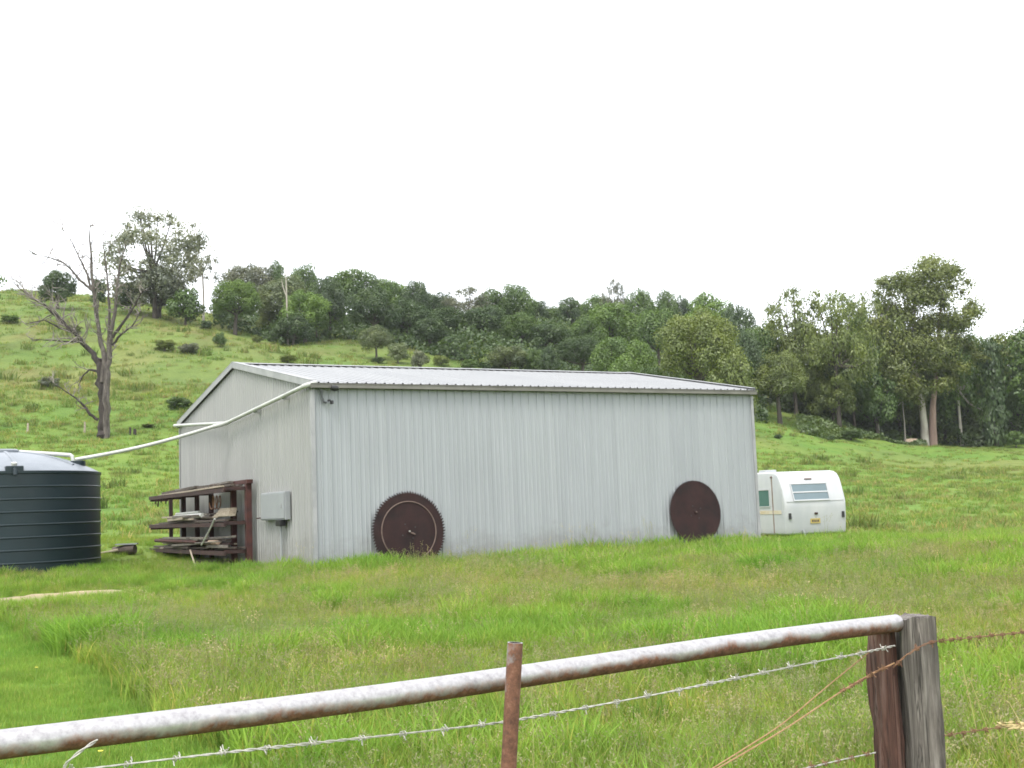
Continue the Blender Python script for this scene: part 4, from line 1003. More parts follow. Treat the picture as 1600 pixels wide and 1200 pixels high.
T = [
 # left group around the dead tree
 ('low', 0, 90, 140, 416, 54, DK, 'small dark round tree alone on the hill crest at far left', 'tree', 'bark', None),
 ('airy', 2, 244, 140, 314, 132, (.19, .21, .155), 'tall grey-green gum with a wispy see-through crown behind the dead tree', 'gum_tree', 'bark', None),  # leaf tint lightened, haze glare put into the colour
 ('thin', 0, 318, 505, 352, 62, GR, 'tall thin gum with a bare pale trunk and small leaf tufts', 'gum_tree', 'barkpale', None),
 ('low', 1, 250, 141, 404, 84, (.16, .18, .115), 'grey-green bushy tree under the wispy tall gum', 'tree', 'bark', None),
 ('shrub', 0, 205, 143, 432, 60, DK, 'dark bushy tree behind the dead tree trunk, left of the wispy gum', 'tree', 'bark', None),
 ('shrub', 1, 292, 138, 440, 70, MI, 'green bushy tree between the wispy gum and the thin gum', 'tree', 'bark', None),
 ('shrub', 2, 155, 148, 428, 34, DK, 'small dark bush seen between the dead tree branches', 'bush', 'bark', None),
 ('thin', 1, -58, 110, 372, 118, MI, 'tree at the left picture edge with only one leafy branch tip showing', 'tree', 'bark', None),
 # hillside wood, back row
 ('dome', 0, 392, 172, 409, 66, GR, 'hazy grey-green tree topping the left end of the wood', 'tree', 'bark', HG),
 ('dome', 1, 437, 174, 407, 34, MI, 'narrow tree poking above the left end of the wood', 'tree', 'bark', HG),
 ('dome', 2, 482, 168, 411, 46, MI, 'round topped tree on the skyline, second peak of the wood from left', 'tree', 'bark', HG),
 ('dome', 3, 558, 166, 418, 78, MI, 'broad tall tree making the wide skyline dome left of the middle', 'tree', 'bark', HG),
 ('dome', 4, 618, 166, 433, 60, BR, 'light green tree on the skyline right of the wide dome', 'tree', 'bark', HG),
 ('dome', 5, 656, 164, 438, 46, DK, 'dark pointed crown on the skyline before the dip', 'tree', 'bark', HG),
 ('dome', 0, 692, 168, 456, 48, DK, 'low dark crown in the dip of the skyline', 'tree', 'bark', HG),
 ('airy', 2, 738, 166, 440, 62, GR, 'open crowned tree on the skyline with sky showing through', 'tree', 'bark', HG),
 ('dome', 1, 778, 170, 451, 50, MI, 'rounded tree just right of the open crowned tree', 'tree', 'bark', HG),
 ('dome', 2, 814, 170, 441, 50, MI, 'rounded tree ending the skyline just before the grassy gap', 'tree', 'bark', HG),
 ('low', 2, 846, 186, 464, 42, DK, 'low dark tree at the foot of the grassy skyline gap', 'tree', 'bark', HG),
 ('low', 0, 902, 184, 461, 46, DK, 'small dark tree at the right side of the grassy gap', 'tree', 'bark', HG),
 ('airy', 3, 972, 172, 424, 40, GR, 'spindly tall tree standing clear above the wood behind the roof', 'tree', 'bark', HG),
 ('dome', 3, 944, 174, 458, 44, MI, 'rounded tree just left of the spindly tall tree', 'tree', 'bark', HG),
 ('dome', 4, 1012, 170, 448, 44, MI, 'round crown just right of the spindly tall tree', 'tree', 'bark', HG),
 ('dome', 5, 1050, 168, 452, 38, MI, 'pointed crown with a gap below it, second right of the spindly tree', 'tree', 'bark', HG),
 ('dome', 0, 1076, 170, 460, 34, DK, 'small dark crown between two lighter skyline trees on the right', 'tree', 'bark', HG),
 ('dome', 1, 1116, 164, 455, 72, BR, 'broad light green skyline tree at the right end of the wood', 'tree', 'bark', HG),
 ('dome', 2, 1163, 160, 472, 52, DK, 'dark tree sloping off at the right end of the wood', 'tree', 'bark', HG),
 # middle row
 ('fine', 0, 370, 140, 432, 86, BR, 'big bright green dome tree at the left end of the wood', 'tree', 'bark', HG),
 ('dome', 4, 446, 146, 428, 74, GG, 'grey-green tree behind the bare pale trunk', 'tree', 'bark', HG),
 ('dome', 5, 520, 148, 432, 48, DK, 'dark tree left of the wide skyline dome', 'tree', 'bark', HG),
 ('dome', 0, 480, 138, 452, 60, BR, 'light green tree in the wood below the second skyline peak', 'tree', 'bark', HG),
 ('dome', 1, 588, 142, 446, 70, DK, 'big shadowy rounded tree in the middle of the left wood', 'tree', 'bark', HG),
 ('dome', 2, 640, 146, 466, 60, DK, 'dark tree under the pointed skyline crown', 'tree', 'bark', HG),
 ('dome', 3, 700, 150, 478, 62, DK, 'dark rounded tree below the skyline dip', 'tree', 'bark', HG),
 ('dome', 4, 760, 150, 474, 66, DK, 'dark tree below the open crowned skyline tree', 'tree', 'bark', HG),
 ('dome', 5, 822, 148, 488, 56, MI, 'mid green tree below the last skyline crown before the gap', 'tree', 'bark', HG),
 ('dome', 0, 866, 146, 503, 58, DK, 'dull green tree below the grassy skyline gap', 'tree', 'bark', HG),
 ('dome', 1, 926, 150, 494, 54, MI, 'mid green tree right of and below the grassy gap', 'tree', 'bark', HG),
 ('dome', 2, 962, 156, 472, 78, BR, 'bright topped wide tree below the spindly tall tree', 'tree', 'bark', HG),
 ('dome', 3, 1036, 150, 478, 60, MI, 'mid green tree left of the big olive tree', 'tree', 'bark', HG),
 ('dome', 4, 1172, 128, 506, 46, DK, 'dark tree squeezed behind the right end of the shed roof', 'tree', 'bark', HG),
 # front row
 ('cone', 0, 524, 531, 464, 36, BR, 'light green cone shaped tree at the wood edge', 'tree', 'bark', HG),
 ('dome', 5, 495, 533, 476, 34, MI, 'small tree just left of the light green cone tree', 'tree', 'bark', HG),
 ('low', 1, 459, 541, 486, 62, DK, 'dark rounded bushy tree at the lower wood edge, left', 'tree', 'bark', HG),
 ('cone', 1, 419, 526, 486, 36, OL, 'small olive bushy tree left of the dark rounded one', 'tree', 'bark', HG),
 ('dome', 1, 628, 534, 480, 44, MI, 'mid green tree at the wood edge above the isolated round tree', 'tree', 'bark', HG),
 ('low', 2, 672, 546, 488, 50, DK, 'dark low tree at the wood edge, above the pale shrub', 'tree', 'bark', HG),
 ('low', 0, 710, 561, 520, 46, DK, 'dark bush at the wood edge left of the grey-green spreading tree', 'bush', 'bark', HG),
 ('dome', 2, 588, 562, 508, 44, GG, 'isolated round-headed tree in the grass above the roof ridge', 'tree', 'bark', None),
 ('low', 2, 795, 583, 534, 60, GG, 'grey-green spreading tree at the foot of the wood above the roof', 'tree', 'bark', None),
 ('fine', 1, 910, 597, 518, 80, DK, 'large dark dome-shaped tree right above the shed roof', 'tree', 'bark', HG),
 ('low', 1, 860, 594, 532, 30, DK, 'narrow dark bush left of the large dark dome tree', 'bush', 'bark', HG),
 ('low', 2, 838, 590, 538, 34, MI, 'green bush left of the narrow dark bush above the roof', 'bush', 'bark', HG),
 ('dome', 3, 966, 118, 522, 54, MI, 'mid green tree right of the large dark dome tree', 'tree', 'bark', HG),
 ('low', 1, 980, 112, 546, 50, BR, 'light green low tree just above the roof, right of centre', 'tree', 'bark', HG),
 ('dome', 4, 1008, 116, 528, 44, BR, 'bright rounded tree between the low tree and the big olive tree', 'tree', 'bark', HG),
 ('low', 2, 1022, 110, 560, 36, MI, 'low bush on the roof line in front of the big olive tree', 'bush', 'bark', HG),
 ('fine', 0, 1098, 110, 474, 140, OL, 'big broad olive green tree rising behind the right half of the roof', 'tree', 'bark', HG),
 ('low', 0, 1150, 106, 540, 70, OL, 'olive bushy tree low behind the right end of the roof', 'tree', 'bark', HG),
 # right hand trees
 ('fine', 1, 1219, 662, 541, 100, OL, 'round dense green tree standing just right of the shed', 'tree', 'bark', RG),
 ('airy', 3, 1248, 138, 428, 98, OL, 'open airy gum left of the twin, above the round dense tree', 'gum_tree', 'bark', RG),
 ('airy', 0, 1314, 136, 423, 110, OL, 'open airy gum with a leafy top between the big gum and the shed', 'gum_tree', 'bark', RG),
 ('airy', 1, 1373, 142, 434, 92, OL, 'slender olive gum close on the left of the tallest gum', 'gum_tree', 'barkpale', RG),
 ('dome', 0, 1275, 144, 508, 96, DK, 'dark tree filling the space below the two airy gums', 'tree', 'bark', RG),
 ('dome', 1, 1345, 146, 516, 92, MI, 'mid green tree behind the left side of the tallest gum', 'tree', 'bark', RG),
 ('dome', 2, 1420, 150, 508, 96, MI, 'mid green tree directly behind the tallest gum trunks', 'tree', 'bark', RG),
 ('airy', 2, 1503, 697, 470, 84, MI, 'leafy pale trunked gum right beside the tallest gum', 'gum_tree', 'barkpale', RG),
 ('vine', 0, 1558, 697, 538, 62, DK, 'dark column of creeper smothering a trunk at far right', 'vine_covered_tree', 'bark', RG),
 ('dome', 3, 1592, 150, 510, 84, OL, 'pale olive tree cut by the right picture edge', 'tree', 'bark', RG),
 ('dome', 4, 1540, 154, 522, 70, MI, 'green tree behind the creeper covered trunk', 'tree', 'bark', RG),
 ('dome', 5, 1655, 142, 486, 110, MI, 'leafy tree at the extreme right edge with its trunk out of frame', 'tree', 'bark', RG),
 ('dome', 0, 1200, 140, 500, 62, MI, 'mid green tree in the gap between wood and round dense tree', 'tree', 'bark', RG),
 ('airy', 3, 1338, 140, 446, 70, MI, 'leafy gum between the open airy gum and the slender olive gum', 'gum_tree', 'bark', RG),
 ('airy', 1, 1408, 146, 462, 84, OL, 'olive crowned gum half hidden behind the tallest gum on its left', 'gum_tree', 'bark', RG),
 ('airy', 2, 1478, 150, 470, 84, MI, 'gum crown half hidden behind the tallest gum on its right', 'gum_tree', 'bark', RG),
 ('low', 1, 878, 190, 475, 30, MI, 'small green bush in the middle of the grassy skyline gap', 'bush', 'bark', HG),
 ('low', 0, 1306, 137, 578, 66, OL, 'leafy low tree under the open airy gum, right of the round dense tree', 'tree', 'bark', RG),
 ('low', 2, 1372, 140, 566, 72, MI, 'bushy low tree under the slender olive gum', 'tree', 'bark', RG),
 ('low', 1, 1424, 147, 584, 62, OL, 'bushy low tree showing left of the pale trunk of the tallest gum', 'tree', 'bark', RG),
 ('low', 2, 1500, 150, 556, 72, OL, 'bushy low tree behind the leafy pale trunked gum', 'tree', 'bark', RG),
 ('low', 0, 1596, 147, 580, 60, MI, 'bushy low tree at the right edge behind the creeper column', 'tree', 'bark', RG),
 ('thin', 0, 1415, 694, 560, 40, MI, 'thin pale stemmed young gum left of the tallest gum trunks', 'gum_tree', 'barkpale', RG),
]
for kind, var, px, base, top, w, tint, label, nm, bark, grp in T:
    tree(kind, var, px, base, top, w, tint, label, nm, bark, 'bush' if nm == 'bush' else 'tree', grp)

# the tallest gum: two trunks of its own
BP = hit(1452, 697, 60); BX, BY = BP[0], BP[1]; BZ = gz(BX, BY); PXM = BY / F_PX
big = thing('gum_tree', 'tallest gum on the right with one pale and one reddish trunk', 'tree', (BX, BY, BZ - .1), 0, RG)
def bp(px, py, dy=0.0): return at(px, py, BY + dy) - np.array([BX, BY, BZ - .1])
rg_ = random.Random(11); blobs = []
for px, py, r in ((1440, 422, 20), (1470, 420, 20), (1415, 438, 22), (1455, 445, 24), (1490, 432, 15), (1395, 452, 16), (1372, 448, 14), (1425, 465, 24), (1465, 475, 22), (1498, 452, 13), (1512, 478, 16), (1385, 478, 20), (1410, 495, 25), (1445, 505, 24), (1485, 505, 20), (1520, 500, 15), (1375, 505, 20), (1360, 525, 18), (1395, 530, 24), (1430, 540, 26), (1470, 540, 24), (1505, 530, 18), (1380, 555, 22), (1415, 570, 24), (1455, 575, 24), (1490, 565, 20), (1400, 595, 20), (1440, 608, 20), (1475, 600, 18), (1420, 625, 14), (1370, 585, 15), (1525, 555, 13)):
    for j in range(4):
        r2 = r * PXM * rg_.uniform(.95, 1.7)
        c = bp(px + rg_.uniform(-15, 15), py + rg_.uniform(-12, 12), rg_.uniform(-4.2, 4.2)); blobs.append((tuple(c), (r2, r2, r2 * .68)))
C_, N_, v_ = lobe_points(blobs, 56000, 77, .0, .1)
cr = link('crown', leaf_mesh('crown', C_, N_, .34, 78, v_, .5), big); cr.color = (OL[0] * 1.0, OL[1] * .95, OL[2], 1)
pt = MB(); pt.tube([bp(1446, 700), bp(1444, 665), bp(1440, 630), bp(1434, 600, .5), bp(1428, 570, .5), bp(1424, 540, 0), bp(1428, 500, 0), bp(1432, 460, 0)], [k * PXM for k in (7, 5.8, 5.2, 4.5, 3.9, 3.1, 2.2, 1.2)], 12)
pt.tube([bp(1434, 600, .5), bp(1412, 572, -1), bp(1390, 540, -2), bp(1378, 500, -2)], [k * PXM for k in (3.6, 2.8, 2, 1)], 8)
pt.tube([bp(1424, 545, 0), bp(1408, 505, 1), bp(1398, 470, 2)], [k * PXM for k in (2.8, 2, 1)], 8)
pt.build('trunk', M['barkpale'], big, True)
pr_ = MB(); pr_.tube([bp(1459, 700, .3), bp(1457, 665, .3), bp(1458, 630, .4), bp(1462, 595, 1), bp(1464, 550, 1), bp(1468, 500, 1), bp(1474, 450, 1)], [k * PXM for k in (6.5, 6, 4.6, 3.5, 2.8, 2.1, 1)], 12)
pr_.tube([bp(1463, 580, 1), bp(1484, 548, 2), bp(1502, 505, 3), bp(1512, 480, 3)], [k * PXM for k in (3, 2.2, 1.6, .8)], 8)
o_ = pr_.build('trunk', M['barkred'], big, True); o_['label'] = 'reddish brown right trunk'

# bare pale trunk in front of the wood, and the far left leafless pole
P_ = at(449, 700, 136.0); z_ = gz(P_[0], P_[1]); k_ = 136 / F_PX
bt = thing('bare_trunk', 'bare pale dead trunk standing up before the left end of the wood', 'dead tree', (P_[0], P_[1], z_))
f_ = lambda px, py: at(px, py, 136.0) - np.array([P_[0], P_[1], z_])
MB().tube([f_(450, 545), f_(449, 500), f_(448, 470), f_(447, 440), f_(446, 425)], [k * k_ for k in (2, 1.7, 1.4, .9, .4)], 8).build('trunk', M['barkpale'], bt, True)
MB().tube([f_(448, 465), f_(442, 448), f_(440, 436)], [k * k_ for k in (1, .7, .3)], 6).build('limb', M['barkpale'], bt, True)

# ------------------------------------------------------------------ the dead tree
DP = hit(162, 684, 40); DD = DP[1]; DZ = gz(DP[0], DP[1]) - .1; kx = DD / F_PX
dead = thing('dead_tree', 'tall leafless dead gum with a thick split trunk and bare pale branches', 'dead tree', (DP[0], DP[1], DZ))
def dpt(px, py, dy=0): return at(px, py, DD + dy) - np.array([DP[0], DP[1], DZ])
rgd = random.Random(19)
def limb(path, mat, name='limb', n=9, twigs=0, tw=(14, 30)):
    P = [dpt(*p[:2], p[3] if len(p) > 3 else 0) for p in path]; rad = [p[2] * kx * (.76 if p[2] > 3 else .9) for p in path]
    Q = []; rq = []
    for i in range(len(P) - 1):                                        # subdivide with a little crookedness
        for t in np.linspace(0, 1, 4)[:-1]:
            j = np.array([rgd.gauss(0, 1), rgd.gauss(0, 1), rgd.gauss(0, .6)]) * min(rad[i], .25) * .28 * (1 if t > 0 else 0)
            Q.append(P[i] * (1 - t) + P[i + 1] * t + j); rq.append(rad[i] * (1 - t) + rad[i + 1] * t)
    Q.append(P[-1]); rq.append(rad[-1])
    mb = MB(); mb.tube(Q, [r * rgd.uniform(.92, 1.08) for r in rq], n)
    o = mb.build(name, mat, dead, True)
    if twigs:
        tb_ = MB()
        def twig(p, d, L, r, depth):
            pts = [p]; 
            for s in range(4):
                d = d + np.array([rgd.gauss(0, .28), rgd.gauss(0, .28), rgd.gauss(.06, .22)]); d /= np.linalg.norm(d); pts.append(pts[-1] + d * L / 4)
            tb_.tube(pts, [r, r * .8, r * .6, r * .45, r * .25], 4)
            if depth:
                for s in (1, 2, 3):
                    if rgd.random() < .85:
                        dd = d + np.array([rgd.gauss(0, .8), rgd.gauss(0, .8), rgd.gauss(.1, .6)]); dd /= np.linalg.norm(dd); twig(pts[s], dd, L * .55, r * .55, depth - 1)
        for k in range(twigs):
            i = int(len(Q) * (.25 + .75 * (k + rgd.random()) / twigs)); i = max(1, min(len(Q) - 1, i))
            d = Q[i] - Q[i - 1]; d /= np.linalg.norm(d); d = d + np.array([rgd.gauss(0, .8), rgd.gauss(0, .8), rgd.gauss(.15, .5)]); d /= np.linalg.norm(d)
            twig(Q[i], d, rgd.uniform(*tw) * kx, min(max(rq[i] * .5, .04), .06), 2)
        tb_.build('twigs', M['twig'], o, True)
    return o
limb([(162, 690, 12.5), (161, 668, 11), (161, 640, 10.2), (160, 615, 10), (159, 592, 9.6), (158, 575, 8.8), (157, 560, 6.5)], M['deaddark'], 'trunk', 16)
limb([(166, 686, 7, -.25), (166, 650, 7, -.28), (166, 615, 7, -.25), (168, 585, 6.6, -.2), (171, 555, 5.4), (173, 530, 4.8), (177, 500, 4), (181, 468, 3), (184, 440, 2.3), (188, 412, 1.5), (196, 388, .6)], M['deadwood'], 'limb', 12, 18)
limb([(160, 598, 6.2, -.2), (163, 568, 5.2, -.1), (158, 538, 4.8), (154, 510, 4.4), (150, 480, 4.1), (146, 452, 3.6), (143, 420, 2.5), (141, 385, 1.6), (140, 338, .5)], M['deadwood'], 'limb', 11, 16)
limb([(156, 572, 7), (147, 558, 5.8), (138, 545, 5), (126, 530, 4.7), (113, 517, 4.2), (99, 504, 3.8), (84, 490, 3), (69, 476, 2), (52, 466, 1.2), (32, 452, .5)], M['deaddark'], 'limb', 10, 34, (22, 56))
limb([(146, 455, 2.6), (134, 446, 2.4), (123, 436, 2.2), (111, 421, 1.8), (100, 411, 1.5), (76, 402, 1), (48, 396, .4)], M['deadwood'], 'limb', 7, 11, (16, 36))
limb([(143, 452, 2.4), (137, 430, 2), (129, 412, 1.6), (122, 398, 1.2), (108, 370, .7), (92, 352, .3)], M['deadwood'], 'limb', 7, 9)
limb([(176, 528, 2.8), (188, 510, 2.6), (201, 492, 2), (214, 470, 1.3), (224, 452, .5)], M['deaddark'], 'limb', 7, 6)
limb([(175, 540, 2.4), (190, 522, 1.8), (206, 510, 1.3), (220, 486, .6)], M['deaddark'], 'limb', 7, 9)
limb([(168, 565, 3), (170, 525, 2.7), (171, 480, 2.2), (168, 440, 1.6), (164, 402, 1.1), (160, 368, .4)], M['deadwood'], 'limb', 7, 8)
limb([(153, 656, 3.2), (141, 648, 2.6), (131, 634, 2.1), (119, 622, 1.5), (103, 612, 1), (84, 598, .5)], M['deaddark'], 'limb', 7, 7, (14, 30))
limb([(153, 580, 2.4), (139, 578, 1.7), (129, 588, 1.2), (122, 604, .5)], M['deaddark'], 'limb', 6, 3)
limb([(128, 533, 2), (108, 534, 1.5), (84, 532, 1), (52, 530, .4)], M['deaddark'], 'limb', 6, 6, (12, 28))
limb([(112, 518, 2), (92, 512, 1.5), (70, 500, 1), (40, 506, .4)], M['deaddark'], 'limb', 6, 6, (12, 28))

# ------------------------------------------------------------------ shrubs and stumps on the hillside, each its own
SH = [
 (280, 640, 616, 44, DK, 'dark green bush on the slope just left of the shed gable'),
 (78, 608, 584, 40, GR, 'brownish heap of bush on the slope left of the dead trunk'),
 (258, 548, 528, 44, OL, 'olive shrub in the band halfway up the slope, left one'),
 (296, 553, 533, 40, GR, 'dull shrub in the band halfway up the slope, right one'),
 (344, 543, 514, 26, MI, 'upright green bush on the brow below the thin gum'),
 (322, 516, 498, 26, DK, 'dark bush at the foot of the thin gum'),
 (372, 515, 491, 36, GG, 'rounded grey-green shrub under the bright dome tree'),
 (402, 536, 521, 20, OL, 'small olive shrub at the lower left wood edge'),
 (450, 566, 552, 34, OL, 'low olive shrub on the slope above the shed ridge'),
 (622, 568, 530, 38, GG, 'grey-green shrub right of the isolated round tree'),
 (655, 578, 540, 34, PALE, 'pale feathery shrub above the roof ridge'),
 (590, 568, 556, 26, DK, 'dark low bush under the isolated round tree'),
 (690, 572, 552, 30, OL, 'low olive bush at the wood edge right of the pale shrub'),
 (735, 578, 558, 34, MI, 'green bush at the wood edge left of the spreading tree'),
 (15, 505, 490, 40, MI, 'green bush near the hill crest at the left edge'),
 (115, 520, 505, 30, OL, 'shrub on the upper slope left of the dead tree fork'),
 (1262, 672, 656, 34, MI, 'bush on the grassy bank right of the round dense tree'),
 (1330, 688, 668, 46, DK, 'dark bush on the bank under the airy gums'),
 (1298, 690, 678, 18, DK, 'little dark bush at the foot of the bank'),
 (1372, 676, 660, 40, MI, 'mid green bush on top of the bank left of the pale log'),
 (1524, 696, 672, 34, DK, 'dark bush between the leafy gum and the creeper column'),
 (1588, 700, 668, 34, MI, 'green bush at the right edge beside the creeper column'),
 (1216, 686, 676, 16, DK, 'small dark tussock bush below the round dense tree'),
 (232, 668, 660, 26, OL, 'low shrub at the foot of the slope right of the dead tree'),
]
for k, (px, b_, t_, w, tint, lab) in enumerate(SH):
    tree('shrub', k, px, b_, t_, w, tint, lab, 'shrub', 'bark', 'bush', SG)
for px, b_, t_, lab in ((43, 676, 661, 'thin grey fence stick at the foot of the slope, far left'), (132, 676, 659, 'thin grey fence stick just left of the dead trunk'), (203, 680, 668, 'short dark double stump right of the dead trunk')):
    P = hit(px, b_, 40); h = (b_ - t_) / F_PX * P[1]
    mb = MB(); mb.tube([(0, 0, -.1), (.03, 0, h * .6), (.01, 0.02, h)], [.08, .07, .05], 7)
    if 'double' in lab: mb.tube([(.3, 0, -.1), (.34, 0, h * .5), (.3, 0, h * .75)], [.12, .11, .08], 7)
    o = mb.build('stump' if 'stump' in lab else 'stick', M['deaddark'] if 'stump' in lab else M['timber'], None, True, (P[0], P[1], gz(P[0], P[1])))
    tag(o, lab, 'stump' if 'stump' in lab else 'stick')
P = hit(1424, 694, 60); mb = MB(); mb.tube([(-.75, 0, .28), (-.1, .05, .33), (.7, 0, .30)], [.30, .34, .30], 12)
tag(mb.build('fallen_log', M['bone'], None, True, (P[0], P[1], gz(P[0], P[1]))), 'pale cut log lying in the grass left of the tallest gum', 'log')

# ------------------------------------------------------------------ undergrowth between the trees: one uncountable mass
def undergrowth(name, label, edge, depth, n, hmax, size, tint, seed):
    rg = np.random.default_rng(seed); ex = np.array([e[0] for e in edge], float); ed = []
    for px, py in edge:
        if py > 300:
            p = hit(px, py, 40); ed.append(p[1] if p is not None else 150.0)
        else: ed.append(float(py))
    px = rg.uniform(ex[0], ex[-1], n); d0 = np.interp(px, ex, ed); D = d0 + depth * rg.random(n) ** 1.4
    u = (px - 800) / F_PX + .004; x = u * D * 1.0; y = D
    lump = fbm(x / 3.0, y / 3.0, seed + 3); h = hmax * np.clip((lump - .25) * 2, .08, 1)
    z = ground(x, y) + h * rg.random(n) ** .6
    Nn = rg.normal(size=(n, 3)) + np.array([0, -.2, .8])
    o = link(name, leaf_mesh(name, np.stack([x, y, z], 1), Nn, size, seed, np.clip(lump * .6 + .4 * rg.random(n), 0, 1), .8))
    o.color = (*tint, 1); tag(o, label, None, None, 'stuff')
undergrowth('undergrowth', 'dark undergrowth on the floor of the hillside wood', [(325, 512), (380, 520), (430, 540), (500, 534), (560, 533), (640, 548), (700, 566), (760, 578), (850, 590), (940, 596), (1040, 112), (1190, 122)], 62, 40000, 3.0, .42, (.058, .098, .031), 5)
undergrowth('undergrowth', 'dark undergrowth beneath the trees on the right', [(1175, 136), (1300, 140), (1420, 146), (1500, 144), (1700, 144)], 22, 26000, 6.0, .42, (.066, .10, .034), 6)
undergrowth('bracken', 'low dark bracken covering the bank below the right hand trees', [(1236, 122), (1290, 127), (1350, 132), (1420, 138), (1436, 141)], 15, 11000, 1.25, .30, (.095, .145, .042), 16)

# ------------------------------------------------------------------ grass
def blades(rg, n, r, h, w, tint, lean=.5, seg=3, jit=.12):
    V = []; Fc = []; Cc = []
    for _ in range(n):
        q_ = rg.uniform(0, 6.283); rr2 = r * math.sqrt(rg.random()); b = np.array([rr2 * math.cos(q_), rr2 * math.sin(q_), -.02])
        hh_ = rg.uniform(*h); ld = rg.uniform(0, 6.283); ln_ = hh_ * lean * rg.uniform(.2, 1.2); d = np.array([math.cos(ld), math.sin(ld), 0])
        wd = np.array([-math.sin(ld + rg.uniform(-.9, .9)), math.cos(ld + rg.uniform(-.9, .9)), 0]) * w * rg.uniform(.7, 1.3) / 2
        k = rg.uniform(1 - jit, 1 + jit); yl = rg.random(); c = np.array(tint) * k
        if yl < .12: c = np.array([c[0] * 1.6, c[1] * 1.08, c[2] * 1.5])
        i0 = len(V)
        for s in range(seg):
            t = s / seg; p = b + d * ln_ * t ** 1.8 + np.array([0, 0, (hh_ + .02) * (t - .12 * lean * t * t)])
            V += [p - wd * (1 - t * .55), p + wd * (1 - t * .55)]; Cc += [c, c]
        V.append(b + d * ln_ + np.array([0, 0, (hh_ + .02) * (1 - .16 * lean)])); Cc.append(c * 1.05)
        for s in range(seg - 1): Fc.append((i0 + 2 * s, i0 + 2 * s + 1, i0 + 2 * s + 3, i0 + 2 * s + 2))
        Fc.append((i0 + 2 * seg - 2, i0 + 2 * seg - 1, i0 + 2 * seg))
    return V, Fc, Cc
def seedheads(rg, n, r, h, tint, stalk):
    V = []; Fc = []; Cc = []
    for _ in range(n):
        q_ = rg.uniform(0, 6.283); rr2 = r * math.sqrt(rg.random()); b = np.array([rr2 * math.cos(q_), rr2 * math.sin(q_), -.02]); hh_ = rg.uniform(*h)
        ld = rg.uniform(0, 6.283); d = np.array([math.cos(ld), math.sin(ld), 0]); top = b + d * hh_ * rg.uniform(.05, .35) + np.array([0, 0, hh_])
        wv = np.array([-d[1], d[0], 0]) * .0016; i0 = len(V)
        V += [b - wv, b + wv, top + wv, top - wv]; Cc += [np.array(stalk)] * 4; Fc.append((i0, i0 + 1, i0 + 2, i0 + 3))
        for s in range(9):                                             # loose panicle of little spikelets
            t = rg.uniform(-.28, .06); c = top + (top - b) * t * .6 + np.array([rg.gauss(0, .016), rg.gauss(0, .016), rg.gauss(0, .008)])
            a = np.array([rg.gauss(0, 1), rg.gauss(0, 1), rg.gauss(0, 1)]); a /= np.linalg.norm(a); a = a * .011; b2 = np.cross(a, [.3, .5, .8]); b2 = b2 / np.linalg.norm(b2) * .0038
            i0 = len(V); V += [c - a, c - b2, c + a, c + b2]; Cc += [np.array(tint) * rg.uniform(.8, 1.25)] * 4; Fc.append((i0, i0 + 1, i0 + 2, i0 + 3))
    return V, Fc, Cc
def joinp(*parts):
    V = []; Fc = []; Cc = []
    for v, f, c in parts:
        n = len(V); V += v; Fc += [tuple(i + n for i in q_) for q_ in f]; Cc += c
    return V, Fc, Cc
